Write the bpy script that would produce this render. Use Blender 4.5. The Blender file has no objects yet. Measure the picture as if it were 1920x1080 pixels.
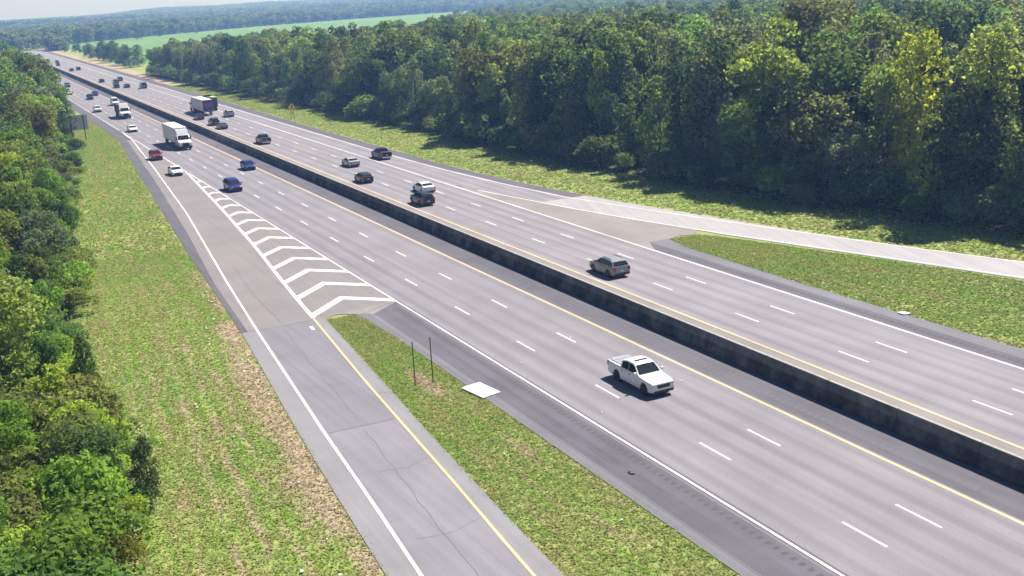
import bpy, math, random
import numpy as np
from mathutils import Vector, Matrix

random.seed(7)
RNG = np.random.default_rng(11)
SC = bpy.context.scene
COL = SC.collection

# ------------------------------------------------------------------ camera
CAM_H = 27.04
cam = bpy.data.cameras.new('traffic_camera')
cam.sensor_width = 36.0
cam.lens = 36.0 * 2054.0 / 1920.0
cam.clip_start = 0.5
cam.clip_end = 20000.0
cam_ob = bpy.data.objects.new('traffic_camera', cam)
COL.objects.link(cam_ob)
PITCH, YAW, ROLL = 0.2645, -0.4541, -0.0543
fw = Vector((math.cos(PITCH) * math.cos(YAW), math.cos(PITCH) * math.sin(YAW), -math.sin(PITCH)))
rt = Vector((math.sin(YAW), -math.cos(YAW), 0.0))
up = rt.cross(fw)
r2 = rt * math.cos(ROLL) + up * math.sin(ROLL)
u2 = -rt * math.sin(ROLL) + up * math.cos(ROLL)
cam_ob.matrix_world = Matrix(((r2.x, u2.x, -fw.x, 0), (r2.y, u2.y, -fw.y, 0), (r2.z, u2.z, -fw.z, CAM_H), (0, 0, 0, 1)))
SC.camera = cam_ob

# ------------------------------------------------------------------ world and sun
SUN_POS = Vector((0.20, -0.68, 1.0)).normalized()
world = bpy.data.worlds.new('World')
SC.world = world
world.use_nodes = True
wn = world.node_tree
wn.nodes.clear()
sky = wn.nodes.new('ShaderNodeTexSky')
sky.sky_type = 'NISHITA'
sky.sun_disc = False
sky.sun_elevation = math.asin(SUN_POS.z)
sky.sun_rotation = math.atan2(SUN_POS.x, SUN_POS.y)
sky.altitude = 60.0
sky.air_density = 0.7
sky.dust_density = 0.4
sky.ozone_density = 1.0
bg = wn.nodes.new('ShaderNodeBackground')
bg.inputs['Strength'].default_value = 0.05
wo = wn.nodes.new('ShaderNodeOutputWorld')
wn.links.new(sky.outputs[0], bg.inputs['Color'])
wn.links.new(bg.outputs[0], wo.inputs['Surface'])

sun = bpy.data.lights.new('sun', 'SUN')
sun.energy = 5.0
sun.angle = math.radians(0.53)
sun.color = (1.0, 0.95, 0.88)
sun_ob = bpy.data.objects.new('sun', sun)
sun_ob.rotation_euler = (-SUN_POS).to_track_quat('-Z', 'Y').to_euler()
sun_ob.location = SUN_POS * 300
COL.objects.link(sun_ob)

SC.view_settings.view_transform = 'Standard'
SC.view_settings.look = 'None'
SC.view_settings.gamma = 1.0
SC.view_settings.exposure = 0.95
SC.view_settings.use_curve_mapping = False
SC.render.engine = 'CYCLES'
SC.cycles.max_bounces = 6
SC.cycles.diffuse_bounces = 3
SC.cycles.transmission_bounces = 3
SC.cycles.volume_bounces = 0
SC.cycles.transparent_max_bounces = 8
HAZE_DENSITY = 0.00041

# ------------------------------------------------------------------ helpers
def link(o, parent=None):
    COL.objects.link(o)
    if parent is not None:
        o.parent = parent
    return o

def tag(o, label=None, cat=None, group=None, kind=None):
    if label: o['label'] = label
    if cat: o['category'] = cat
    if group: o['group'] = group
    if kind: o['kind'] = kind
    return o

def empty(name, loc=(0, 0, 0), rz=0.0):
    o = bpy.data.objects.new(name, None)
    o.empty_display_size = 0.3
    o.location = loc
    o.rotation_euler = (0, 0, rz)
    return link(o)

def copy_tree(o, parent=None):
    c = o.copy()
    COL.objects.link(c)
    if parent is not None:
        c.parent = parent
    for ch in list(o.children):
        copy_tree(ch, c)
    return c

class MB:
    def __init__(self):
        self.v = []; self.f = []; self.m = []
    def poly(self, pts, mi=0):
        n = len(self.v)
        self.v += [tuple(p) for p in pts]
        self.f.append(tuple(range(n, n + len(pts)))); self.m.append(mi)
    def box(self, x0, x1, y0, y1, z0, z1, mi=0):
        n = len(self.v)
        self.v += [(x0, y0, z0), (x1, y0, z0), (x1, y1, z0), (x0, y1, z0), (x0, y0, z1), (x1, y0, z1), (x1, y1, z1), (x0, y1, z1)]
        for q in ((0, 3, 2, 1), (4, 5, 6, 7), (0, 1, 5, 4), (1, 2, 6, 5), (2, 3, 7, 6), (3, 0, 4, 7)):
            self.f.append(tuple(n + i for i in q)); self.m.append(mi)
    def loft(self, rings, mi=0, cap=True):
        k = len(rings[0]); n = len(self.v)
        for r in rings:
            self.v += [tuple(p) for p in r]
        for i in range(len(rings) - 1):
            for j in range(k):
                a = n + i * k + j; b = n + i * k + (j + 1) % k
                self.f.append((a, b, b + k, a + k)); self.m.append(mi)
        if cap:
            self.f.append(tuple(n + j for j in range(k))[::-1]); self.m.append(mi)
            self.f.append(tuple(n + (len(rings) - 1) * k + j for j in range(k))); self.m.append(mi)
    def tube(self, p0, p1, ra, rb, seg=8, mi=0):
        p0 = Vector(p0); p1 = Vector(p1); d = (p1 - p0).normalized()
        a = d.orthogonal().normalized(); b = d.cross(a)
        self.loft([[p0 + (a * math.cos(t) + b * math.sin(t)) * ra for t in [2 * math.pi * i / seg for i in range(seg)]],
                   [p1 + (a * math.cos(t) + b * math.sin(t)) * rb for t in [2 * math.pi * i / seg for i in range(seg)]]], mi)
    def lathe_y(self, prof, seg=20, mi=0, cx=0, cz=0):
        # prof: (y, r) pairs, spun about the y axis through (cx, cz)
        rings = []
        for (y, r) in prof:
            rings.append([(cx + r * math.cos(2 * math.pi * i / seg), y, cz + r * math.sin(2 * math.pi * i / seg)) for i in range(seg)])
        self.loft(rings, mi, cap=True)
    def prism(self, pts, z0, z1, mi=0):
        n = len(self.v); k = len(pts)
        area = sum(pts[i][0] * pts[(i + 1) % k][1] - pts[(i + 1) % k][0] * pts[i][1] for i in range(k))
        if area < 0: pts = pts[::-1]
        self.v += [(p[0], p[1], z0) for p in pts] + [(p[0], p[1], z1) for p in pts]
        self.f.append(tuple(n + k + i for i in range(k))); self.m.append(mi)
        self.f.append(tuple(n + i for i in range(k))[::-1]); self.m.append(mi)
        for i in range(k):
            j = (i + 1) % k
            self.f.append((n + i, n + j, n + k + j, n + k + i)); self.m.append(mi)
    def strip(self, pts, w, z, mi=0):
        # flat strip along a polyline
        L = []; R = []
        for i, p in enumerate(pts):
            a = pts[max(i - 1, 0)]; b = pts[min(i + 1, len(pts) - 1)]
            dx, dy = b[0] - a[0], b[1] - a[1]; l = math.hypot(dx, dy)
            nx, ny = -dy / l * w / 2, dx / l * w / 2
            L.append((p[0] + nx, p[1] + ny, z)); R.append((p[0] - nx, p[1] - ny, z))
        for i in range(len(pts) - 1):
            q = [R[i], R[i + 1], L[i + 1], L[i]]
            self.poly(q, mi)
    def mesh(self, name, mats, smooth=None):
        me = bpy.data.meshes.new(name)
        me.from_pydata(self.v, [], self.f)
        for m in (mats if isinstance(mats, (list, tuple)) else [mats]):
            me.materials.append(m)
        me.polygons.foreach_set('material_index', self.m)
        if smooth is not None:
            me.polygons.foreach_set('use_smooth', [True] * len(self.f))
            me.set_sharp_from_angle(angle=math.radians(smooth))
        me.update()
        return me
    def build(self, name, mats, parent=None, smooth=None):
        return link(bpy.data.objects.new(name, self.mesh(name, mats, smooth)), parent)

def structure(name, mb, mats, parent=None):
    o = mb.build(name, mats, parent)
    if parent is None: o['kind'] = 'structure'
    return o

def quad_cloud(name, V, mats, attrs=None, k=4):
    """V: (n, k, 3) array of separate faces."""
    n = len(V)
    me = bpy.data.meshes.new(name)
    me.vertices.add(n * k); me.vertices.foreach_set('co', V.reshape(-1).astype(np.float32))
    me.loops.add(n * k); me.loops.foreach_set('vertex_index', np.arange(n * k, dtype=np.int32))
    me.polygons.add(n); me.polygons.foreach_set('loop_start', np.arange(0, n * k, k, dtype=np.int32))
    for m in (mats if isinstance(mats, (list, tuple)) else [mats]): me.materials.append(m)
    for a, val in (attrs or {}).items():
        at = me.attributes.new(a, 'FLOAT', 'POINT')
        at.data.foreach_set('value', np.repeat(val, k).astype(np.float32))
    me.update(calc_edges=True)
    return me

# ------------------------------------------------------------------ materials
class NT:
    def __init__(self, name):
        self.mat = bpy.data.materials.new(name); self.mat.use_nodes = True
        self.t = self.mat.node_tree; self.t.nodes.clear()
        self.out = self.n('ShaderNodeOutputMaterial')
    def n(self, typ, **kw):
        x = self.t.nodes.new(typ)
        for k, v in kw.items(): setattr(x, k, v)
        return x
    def l(self, a, b): self.t.links.new(a, b)
    def val(self, s, v):
        if hasattr(v, 'is_linked') or hasattr(v, 'links'): self.l(v, s)
        else: s.default_value = v
    def coord(self):
        return self.n('ShaderNodeTexCoord').outputs['Object']
    def mapping(self, vec, scale=(1, 1, 1), loc=(0, 0, 0), rot=(0, 0, 0)):
        m = self.n('ShaderNodeMapping'); self.l(vec, m.inputs[0])
        m.inputs['Scale'].default_value = scale; m.inputs['Location'].default_value = loc; m.inputs['Rotation'].default_value = rot
        return m.outputs[0]
    def noise(self, vec, scale, detail=4, rough=0.55, dist=0.0):
        x = self.n('ShaderNodeTexNoise'); self.l(vec, x.inputs['Vector'])
        x.inputs['Scale'].default_value = scale; x.inputs['Detail'].default_value = detail
        x.inputs['Roughness'].default_value = rough; x.inputs['Distortion'].default_value = dist
        return x.outputs['Fac']
    def ramp(self, fac, stops):
        x = self.n('ShaderNodeValToRGB'); self.l(fac, x.inputs[0])
        e = x.color_ramp.elements
        while len(e) < len(stops): e.new(0.5)
        for i, (p, c) in enumerate(stops):
            e[i].position = p
            e[i].color = (c, c, c, 1) if not hasattr(c, '__len__') else (*c, 1)
        return x.outputs[0]
    def mix(self, fac, a, b, mode='MIX'):
        x = self.n('ShaderNodeMix', data_type='RGBA', blend_type=mode)
        self.val(x.inputs[0], fac)
        for s, v in ((x.inputs[6], a), (x.inputs[7], b)):
            if hasattr(v, '__len__') and not hasattr(v, 'links'): s.default_value = (*v, 1)
            else: self.val(s, v)
        return x.outputs[2]
    def math(self, op, a, b=0.0, c=None):
        x = self.n('ShaderNodeMath', operation=op)
        self.val(x.inputs[0], a); self.val(x.inputs[1], b)
        if c is not None: self.val(x.inputs[2], c)
        return x.outputs[0]
    def attr(self, name, typ='GEOMETRY', out='Fac'):
        x = self.n('ShaderNodeAttribute', attribute_type=typ, attribute_name=name)
        return x.outputs[out]
    def bump(self, h, strength, dist):
        x = self.n('ShaderNodeBump'); self.l(h, x.inputs['Height'])
        x.inputs['Strength'].default_value = strength; x.inputs['Distance'].default_value = dist
        return x.outputs[0]
    def principled(self, color, rough=0.8, metal=0.0, spec=0.5, normal=None, coat=0.0):
        b = self.n('ShaderNodeBsdfPrincipled')
        if hasattr(color, '__len__') and not hasattr(color, 'links'): b.inputs['Base Color'].default_value = (*color, 1)
        else: self.l(color, b.inputs['Base Color'])
        self.val(b.inputs['Roughness'], rough); b.inputs['Metallic'].default_value = metal
        b.inputs['Specular IOR Level'].default_value = spec
        b.inputs['Coat Weight'].default_value = coat
        b.inputs['Coat Roughness'].default_value = 0.05
        if normal is not None: self.l(normal, b.inputs['Normal'])
        self.l(b.outputs[0], self.out.inputs['Surface'])
        return b

def simple(name, color, rough=0.6, metal=0.0, spec=0.5, vary=0.15, scale=3.0):
    t = NT(name)
    f = t.noise(t.coord(), scale, 5)
    c = t.mix(1.0, color, t.ramp(f, [(0.3, 1 - vary), (0.7, 1.0)]), 'MULTIPLY')
    t.principled(c, rough, metal, spec)
    return t.mat

def pavement(name, color, streak=0.12, track=0.0, track_y=0.0, mottled=0.12, stain=None, rough=0.85, rot=0.0, fine=0.14):
    """Concrete or asphalt: aggregate, long tyre and oil streaks, blotches."""
    t = NT(name)
    co = t.coord()
    m = t.mapping(co, rot=(0, 0, rot))
    c = t.mix(1.0, color, t.ramp(t.noise(co, 9.0, 6, 0.7), [(0.25, 1 - fine), (0.75, 1 + fine)]), 'MULTIPLY')
    c = t.mix(1.0, c, t.ramp(t.noise(co, 0.18, 5, 0.6), [(0.3, 1 - mottled), (0.7, 1 + mottled * 0.5)]), 'MULTIPLY')
    st = t.noise(t.mapping(m, (0.018, 1.5, 1.0)), 1.0, 4, 0.6)
    c = t.mix(1.0, c, t.ramp(st, [(0.3, 1 - streak), (0.65, 1.0 + streak * 0.3)]), 'MULTIPLY')
    if track > 0:
        sep = t.n('ShaderNodeSeparateXYZ'); t.l(co, sep.inputs[0])
        wob = t.math('MULTIPLY', t.noise(t.mapping(co, (0.02, 0.3, 1)), 1.0, 2), 0.5)
        yy = t.math('ADD', t.math('SUBTRACT', sep.outputs[1], track_y), wob)
        w = t.math('COSINE', t.math('MULTIPLY', yy, 2 * math.pi / 1.829))
        w = t.math('MULTIPLY_ADD', w, 0.5, 0.5)
        w = t.math('POWER', w, 2.0)
        amp = t.ramp(t.noise(t.mapping(co, (0.012, 0.15, 1)), 1.0, 3), [(0.3, 0.3), (0.7, 1.0)])
        w = t.math('MULTIPLY', w, t.math('MULTIPLY', amp, track))
        c = t.mix(w, c, (color[0] * 0.45, color[1] * 0.44, color[2] * 0.5))
    if stain is not None:
        f = t.ramp(t.noise(co, 0.35, 5, 0.6), [(0.45, 0.0), (0.7, 1.0)])
        c = t.mix(t.math('MULTIPLY', f, 0.55), c, stain)
    t.principled(c, rough, 0.0, 0.3, t.bump(t.noise(co, 30, 3), 0.25, 0.01))
    return t.mat

M = {}
M['concrete'] = pavement('lane_concrete', (0.214, 0.204, 0.226), 0.13, 0.52, -34.0)
M['concrete_far'] = pavement('far_lane_concrete', (0.228, 0.216, 0.24), 0.13, 0.52, -52.5)
M['concrete_gore'] = pavement('gore_concrete', (0.197, 0.185, 0.194), 0.1, 0.0, stain=(0.2, 0.175, 0.165))
M['concrete_dirty'] = pavement('dusty_concrete', (0.23, 0.21, 0.205), 0.12, 0.0, stain=(0.235, 0.208, 0.192), mottled=0.2)
M['asphalt_dark'] = pavement('shoulder_asphalt', (0.105, 0.101, 0.122), 0.25, 0.0, mottled=0.2, stain=(0.115, 0.11, 0.13))
M['asphalt_mid'] = pavement('shoulder_edge_asphalt', (0.16, 0.156, 0.178), 0.25, 0.0, mottled=0.15)
M['asphalt_ramp'] = pavement('ramp_asphalt', (0.182, 0.176, 0.204), 0.14, 0.0, rot=-0.06)
M['asphalt_ramp_pale'] = pavement('ramp_asphalt_pale', (0.202, 0.195, 0.224), 0.12, 0.0, rot=-0.06)
M['ramp_edge'] = pavement('ramp_edge_concrete', (0.214, 0.211, 0.228), 0.1, 0.0)
M['ramp_far'] = pavement('exit_ramp_concrete', (0.32, 0.308, 0.328), 0.14, 0.0, rot=0.3, mottled=0.08)
M['white_line'] = pavement('white_line_paint', (0.74, 0.72, 0.735), 0.2, 0.0, mottled=0.26, fine=0.2, rough=0.6)
M['yellow_line'] = pavement('yellow_line_paint', (0.72, 0.50, 0.25), 0.15, 0.0, mottled=0.2, rough=0.6)
M['seal'] = simple('crack_sealant', (0.135, 0.13, 0.148), 0.7)
M['groove'] = simple('milled_groove_asphalt', (0.072, 0.068, 0.084), 0.9)
M['groove_near'] = simple('worn_groove_asphalt', (0.115, 0.108, 0.135), 0.9)

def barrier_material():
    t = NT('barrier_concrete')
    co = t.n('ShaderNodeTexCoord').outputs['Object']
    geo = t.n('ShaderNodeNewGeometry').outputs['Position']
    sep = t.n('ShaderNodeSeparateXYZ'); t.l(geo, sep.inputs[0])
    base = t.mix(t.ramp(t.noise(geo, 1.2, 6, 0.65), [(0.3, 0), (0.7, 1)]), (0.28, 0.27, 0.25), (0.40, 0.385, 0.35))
    # soot, heaviest low down, plus painted shade on both faces; pale top painted sunlit
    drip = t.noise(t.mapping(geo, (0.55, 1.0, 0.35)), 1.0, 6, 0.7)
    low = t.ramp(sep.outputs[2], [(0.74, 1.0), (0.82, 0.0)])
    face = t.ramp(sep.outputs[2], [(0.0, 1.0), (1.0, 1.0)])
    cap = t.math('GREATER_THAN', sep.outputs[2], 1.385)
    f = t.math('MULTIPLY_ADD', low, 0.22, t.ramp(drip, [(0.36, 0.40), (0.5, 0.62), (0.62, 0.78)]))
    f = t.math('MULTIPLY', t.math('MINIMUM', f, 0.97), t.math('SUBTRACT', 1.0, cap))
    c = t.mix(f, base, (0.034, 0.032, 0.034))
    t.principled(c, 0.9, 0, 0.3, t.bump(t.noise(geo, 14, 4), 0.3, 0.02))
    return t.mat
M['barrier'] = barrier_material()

def grass_material(name, blade=False):
    t = NT(name)
    co = t.coord()
    dry = t.attr('dry'); soil = t.attr('soil')
    big = t.noise(co, 0.06, 4, 0.6)
    mid = t.noise(t.mapping(co, (0.35, 1.0, 1.0)), 0.55, 6, 0.65, 0.4)
    fine = t.noise(t.mapping(co, (1.0, 1.0, 1.0)), 2.6, 6, 0.75)
    c = t.mix(t.ramp(big, [(0.35, 0), (0.65, 1)]), (0.166, 0.286, 0.055), (0.23, 0.312, 0.073))
    c = t.mix(t.ramp(mid, [(0.38, 0), (0.72, 1)]), c, (0.28, 0.275, 0.115))
    d2 = t.math('ADD', dry, t.math('MULTIPLY', t.math('SUBTRACT', mid, 0.5), t.math('MULTIPLY_ADD', dry, 1.6, 0.5)))
    row = t.noise(t.mapping(co, (0.045, 1.9, 1.0), rot=(0, 0, 0.07)), 1.0, 5, 0.65)
    c = t.mix(t.ramp(row, [(0.46, 0.0), (0.66, 0.62)]), c, (0.33, 0.275, 0.16))
    c = t.mix(t.ramp(d2, [(0.3, 0), (0.62, 1)]), c, (0.35, 0.285, 0.195))
    c = t.mix(1.0, c, t.ramp(fine, [(0.3, 0.72), (0.5, 0.97), (0.75, 1.2)]), 'MULTIPLY')
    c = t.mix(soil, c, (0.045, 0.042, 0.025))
    if blade:
        v = t.attr('v')
        c = t.mix(1.0, c, t.ramp(v, [(0.0, 1.02), (0.6, 1.18), (1.0, 1.34)]), 'MULTIPLY')
        d = t.n('ShaderNodeBsdfDiffuse'); t.l(c, d.inputs[0])
        tr = t.n('ShaderNodeBsdfTranslucent'); t.l(t.mix(1.0, c, (1.1, 1.15, 0.7), 'MULTIPLY'), tr.inputs[0])
        mx = t.n('ShaderNodeMixShader'); mx.inputs[0].default_value = 0.35
        t.l(d.outputs[0], mx.inputs[1]); t.l(tr.outputs[0], mx.inputs[2]); t.l(mx.outputs[0], t.out.inputs['Surface'])
    else:
        t.principled(c, 0.95, 0, 0.1, t.bump(fine, 0.7, 0.12))
    return t.mat
M['ground'] = grass_material('verge_turf')
M['blade'] = grass_material('verge_blades', True)

def leaf_material():
    t = NT('foliage')
    tint = t.attr('tint', 'INSTANCER', 'Color')
    v = t.attr('v')
    co = t.coord()
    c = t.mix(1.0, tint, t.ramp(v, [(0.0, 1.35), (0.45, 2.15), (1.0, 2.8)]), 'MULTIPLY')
    c = t.mix(t.ramp(t.noise(co, 0.5, 4), [(0.5, 0), (0.72, 0.5)]), c, t.mix(1.0, c, (1.22, 1.12, 0.9), 'MULTIPLY'))
    d = t.n('ShaderNodeBsdfDiffuse'); t.l(c, d.inputs[0])
    tr = t.n('ShaderNodeBsdfTranslucent'); t.l(t.mix(1.0, c, (1.5, 1.6, 0.75), 'MULTIPLY'), tr.inputs[0])
    mx = t.n('ShaderNodeMixShader'); mx.inputs[0].default_value = 0.54
    t.l(d.outputs[0], mx.inputs[1]); t.l(tr.outputs[0], mx.inputs[2]); t.l(mx.outputs[0], t.out.inputs['Surface'])
    return t.mat
M['leaf'] = leaf_material()
M['bark'] = simple('bark', (0.12, 0.105, 0.085), 0.9, vary=0.5, scale=6)
M['field'] = None

def paint_material():
    t = NT('car_paint')
    tint = t.attr('tint', 'INSTANCER', 'Color')
    dirt = t.ramp(t.noise(t.coord(), 4.0, 5), [(0.4, 0.9), (0.7, 1.0)])
    t.principled(t.mix(1.0, tint, dirt, 'MULTIPLY'), 0.32, 0.0, 0.5, None, 0.35)
    return t.mat
M['paint'] = paint_material()
M['glass'] = simple('tinted_glass', (0.018, 0.02, 0.026), 0.06, 0, 0.6, 0.1)
M['tyre'] = simple('tyre_rubber', (0.028, 0.027, 0.03), 0.85)
M['rim'] = simple('alloy_rim', (0.42, 0.42, 0.44), 0.35, 0.7)
M['trim'] = simple('black_trim', (0.03, 0.03, 0.034), 0.6)
M['chrome'] = simple('chrome', (0.6, 0.6, 0.62), 0.2, 1.0)
M['lamp'] = simple('headlight_lens', (0.62, 0.64, 0.68), 0.12, 0.2)
M['red_lamp'] = simple('taillight_lens', (0.32, 0.015, 0.018), 0.15)
M['plate'] = simple('plate', (0.65, 0.65, 0.66), 0.5)
M['steel'] = simple('galvanised_steel', (0.36, 0.37, 0.39), 0.5, 0.5, vary=0.25)
M['sign_back'] = simple('sign_back_aluminium', (0.58, 0.60, 0.64), 0.5, 0.1, vary=0.2, scale=1.0)
M['post_dark'] = simple('weathered_post', (0.10, 0.105, 0.115), 0.7)
M['sign_yellow'] = simple('yellow_sheeting', (0.9, 0.66, 0.02), 0.5)
M['sign_black'] = simple('black_legend', (0.02, 0.02, 0.02), 0.5)
M['white_panel'] = simple('white_painted_slab', (0.82, 0.81, 0.83), 0.7, vary=0.08, scale=1.5)
M['box_white'] = simple('white_trailer_panel', (0.74, 0.75, 0.78), 0.4, vary=0.12, scale=0.8)
M['bed_grey'] = simple('grey_bed_cover', (0.30, 0.30, 0.35), 0.5)
M['box_dark'] = simple('dark_tarp', (0.05, 0.055, 0.06), 0.7)
def graphic_material():
    t = NT('printed_trailer_wrap')
    co = t.coord()
    c = t.mix(t.ramp(t.noise(co, 0.55, 3, 0.5, 0.8), [(0.4, 0), (0.62, 1)]), (0.50, 0.68, 0.66), (0.66, 0.40, 0.54))
    c = t.mix(t.ramp(t.noise(t.mapping(co, (1, 1, 1), (7, 3, 1)), 0.8, 3), [(0.5, 0), (0.6, 0.8)]), c, (0.40, 0.54, 0.55))
    t.principled(c, 0.45)
    return t.mat
M['wrap'] = graphic_material()
M['rear_navy'] = simple('navy_panel', (0.05, 0.06, 0.17), 0.45)
M['rear_pink'] = simple('magenta_panel', (0.42, 0.08, 0.30), 0.5, vary=0.45, scale=2.5)

# ------------------------------------------------------------------ layout curves (X runs away from the camera along the road, Y to the left)
def curve(xs, ys):
    xs = np.array(xs, float); ys = np.array(ys, float)
    return lambda x: np.interp(x, xs, ys)
verge_ramp_edge = curve([25, 45.9, 54.7, 66.4, 91.4, 108.3, 122, 157, 194, 255, 330, 900], [-13.0, -14.8, -15.4, -16.3, -18.5, -19.6, -20.4, -22.9, -25.6, -30.2, -30.3, -30.3])
tree_left = curve([20, 40, 46, 53, 59, 64, 69, 76, 90, 105, 127, 164, 200, 253, 330, 900], [0.5, -2.0, -3.0, -3.9, -5.0, -6.2, -5.6, -4.6, -4.4, -6.2, -9.0, -12, -16, -21.5, -25, -27])
gore_left = curve([25, 41.4, 47.6, 54.6, 61.5, 69.6, 78.3, 85, 90.8], [-20.9, -22.15, -22.5, -23.0, -23.5, -24.2, -24.9, -25.4, -25.9])
gore_right = curve([25, 80, 87, 90.6], [-29.2, -29.15, -28.9, -28.5])
fgore_near = curve([20, 51.3, 64, 77, 94, 97.4], [-66.4, -66.1, -65.9, -65.8, -66.2, -67.0])
fgore_far = curve([20, 63.6, 69.6, 74.9, 81.9, 89.2, 95, 97.4], [-95.3, -81.4, -79.9, -78.3, -76, -73.7, -71.7, -70.0])
far_outer = curve([20, 68, 76, 85, 96, 113, 128, 144, 165, 200, 240, 293, 420, 900], [-103, -86.8, -84.3, -81.8, -79.2, -75.7, -72.9, -71.1, -69.9, -69.8, -69.7, -70.2, -71, -71])
tree_right = curve([20, 60, 76, 86, 100, 121, 148, 180, 220, 270, 340, 505], [-117, -103.5, -98.5, -96, -93.5, -91, -88.5, -87.5, -88.5, -87, -84, -80])
ramp_white = curve([25, 45, 53.9, 65.4, 90.6, 109.6, 152.4, 201.5, 252, 275], [-14.6, -16.25, -16.95, -17.75, -19.75, -21.4, -25.5, -29.2, -32.7, -33.1])
ramp_yellow = curve([25, 44.8, 52.9, 62.2, 72.2, 79.7, 91.8], [-19.6, -21.1, -21.8, -22.5, -23.25, -23.9, -25.0])
chev_left = curve([91.8, 105.9, 124.2, 153.2, 192.6], [-25.0, -26.2, -28.0, -30.3, -33.05])
ramp_seam = curve([91, 110.6, 137.5, 186, 252], [-19.0, -20.25, -22.85, -26.8, -31.6])
exit_near = curve([20, 69, 98, 107.6, 118.7, 132, 139.7, 146], [-95, -80.8, -72.3, -69.9, -67.5, -65.2, -63.9, -62.9])
exit_white = curve([20, 69.3, 80.4, 92.7, 113.9, 126.7, 141.2, 160.2, 192.3, 300, 900], [-101.5, -86.2, -82.6, -79.1, -73.6, -70.6, -69.0, -67.6, -66.9, -66.9, -66.9])

# ------------------------------------------------------------------ the ground
GRASS_Z = -0.05
xs = np.concatenate([np.array([-200, -50, 0, 15]), np.arange(25, 150, 0.8), np.arange(150, 340, 2.5), np.arange(340, 700, 12), np.array([700, 800, 950, 1200, 1600, 2200, 3200, 4500, 7000])])
ys = np.concatenate([np.array([-4500, -2500, -1500, -900, -600, -400, -300, -220, -170, -140]), np.arange(-120, -60, 0.8), np.arange(-60, -31, 3.0), np.arange(-31, 3, 0.6), np.array([6, 12, 25, 60, 150, 400, 1000, 2500])])
GX, GY = np.meshgrid(xs, ys, indexing='ij')
nx_, ny_ = GX.shape
def dryness(x, y):
    d = np.zeros_like(x)
    e = verge_ramp_edge(x) - y            # negative inside the left verge
    inside = (y > verge_ramp_edge(x)) & (x < 330)
    w = np.clip(1.0 - (-e) / np.where(x < 95, 4.0, 1.8), 0, 1) * np.clip((x - 25) / 30, 0.5, 1.0) * np.clip((150 - x) / 60, 0.35, 1.0)
    d = np.where(inside, np.maximum(d, w * 0.84), d)
    # mower ruts running along the verge
    for off, amp, wid in ((3.4, 0.5, 0.4), (4.8, 0.58, 0.42), (6.3, 0.5, 0.4), (8.0, 0.42, 0.35), (9.6, 0.32, 0.4)):
        g = np.exp(-((-e - off) / wid) ** 2) * amp * np.clip((140 - x) / 60, 0, 1)
        d = np.where(inside, np.maximum(d, g), d)
    # bare soil patches on the gore
    for cx, cy, rx, ry, a in ((70, -27, 5, 1.1, 0.7), (75, -27.2, 7, 0.6, 0.35), (56, -27.6, 5, 0.9, 0.45), (44, -26.8, 4, 1.0, 0.4), (90, -26.6, 1.5, .8, .4)):
        d = np.maximum(d, a * np.exp(-((x - cx) / rx) ** 2 - ((y - cy) / ry) ** 2))
    # dusty edge of the far verge
    g = np.exp(-((far_outer(x) - y) / 0.7) ** 2) * 0.5
    d = np.where((y < -60), np.maximum(d, g), d)
    d = np.where((x > 430) & (x < 1000) & (y < -70.5) & (y > -77), np.maximum(d, 0.7), d)
    return np.clip(d, 0, 1)
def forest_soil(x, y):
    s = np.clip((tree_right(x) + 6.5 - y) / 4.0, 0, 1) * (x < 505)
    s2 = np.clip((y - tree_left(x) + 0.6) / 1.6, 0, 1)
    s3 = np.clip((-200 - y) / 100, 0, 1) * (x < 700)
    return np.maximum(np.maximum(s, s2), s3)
vz = np.full(GX.shape, GRASS_Z)
gm = bpy.data.meshes.new('ground')
idx = np.arange(nx_ * ny_).reshape(nx_, ny_)
quads = np.stack([idx[:-1, :-1], idx[1:, :-1], idx[1:, 1:], idx[:-1, 1:]], -1).reshape(-1, 4)
gm.vertices.add(nx_ * ny_); gm.vertices.foreach_set('co', np.stack([GX, GY, vz], -1).reshape(-1).astype(np.float32))
gm.loops.add(quads.size); gm.loops.foreach_set('vertex_index', quads.reshape(-1).astype(np.int32))
gm.polygons.add(len(quads)); gm.polygons.foreach_set('loop_start', np.arange(0, quads.size, 4, dtype=np.int32))
gm.materials.append(M['ground'])
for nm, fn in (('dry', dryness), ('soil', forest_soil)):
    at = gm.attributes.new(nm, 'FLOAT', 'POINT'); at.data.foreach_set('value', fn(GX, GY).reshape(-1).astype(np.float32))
gm.update(calc_edges=True)
ground = link(bpy.data.objects.new('ground', gm)); ground['kind'] = 'structure'

def field_material():
    t = NT('crop_field')
    co = t.coord()
    c = t.mix(t.ramp(t.noise(co, 0.004, 4), [(0.35, 0), (0.65, 1)]), (0.105, 0.225, 0.062), (0.15, 0.265, 0.075))
    c = t.mix(t.ramp(t.noise(t.mapping(co, (0.004, 0.05, 1)), 1.0, 3), [(0.4, 0), (0.7, 0.4)]), c, (0.10, 0.17, 0.06))
    t.principled(c, 0.95, 0, 0.1)
    return t.mat
mb = MB()
mb.prism([(480, -118), (560, -100), (700, -86), (1000, -90), (1160, -100), (1436, -352), (1541, -515), (1600, -640), (1560, -830), (900, -430), (600, -245)], -0.3, 0.0)
structure('crop_field', mb, field_material())

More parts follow.
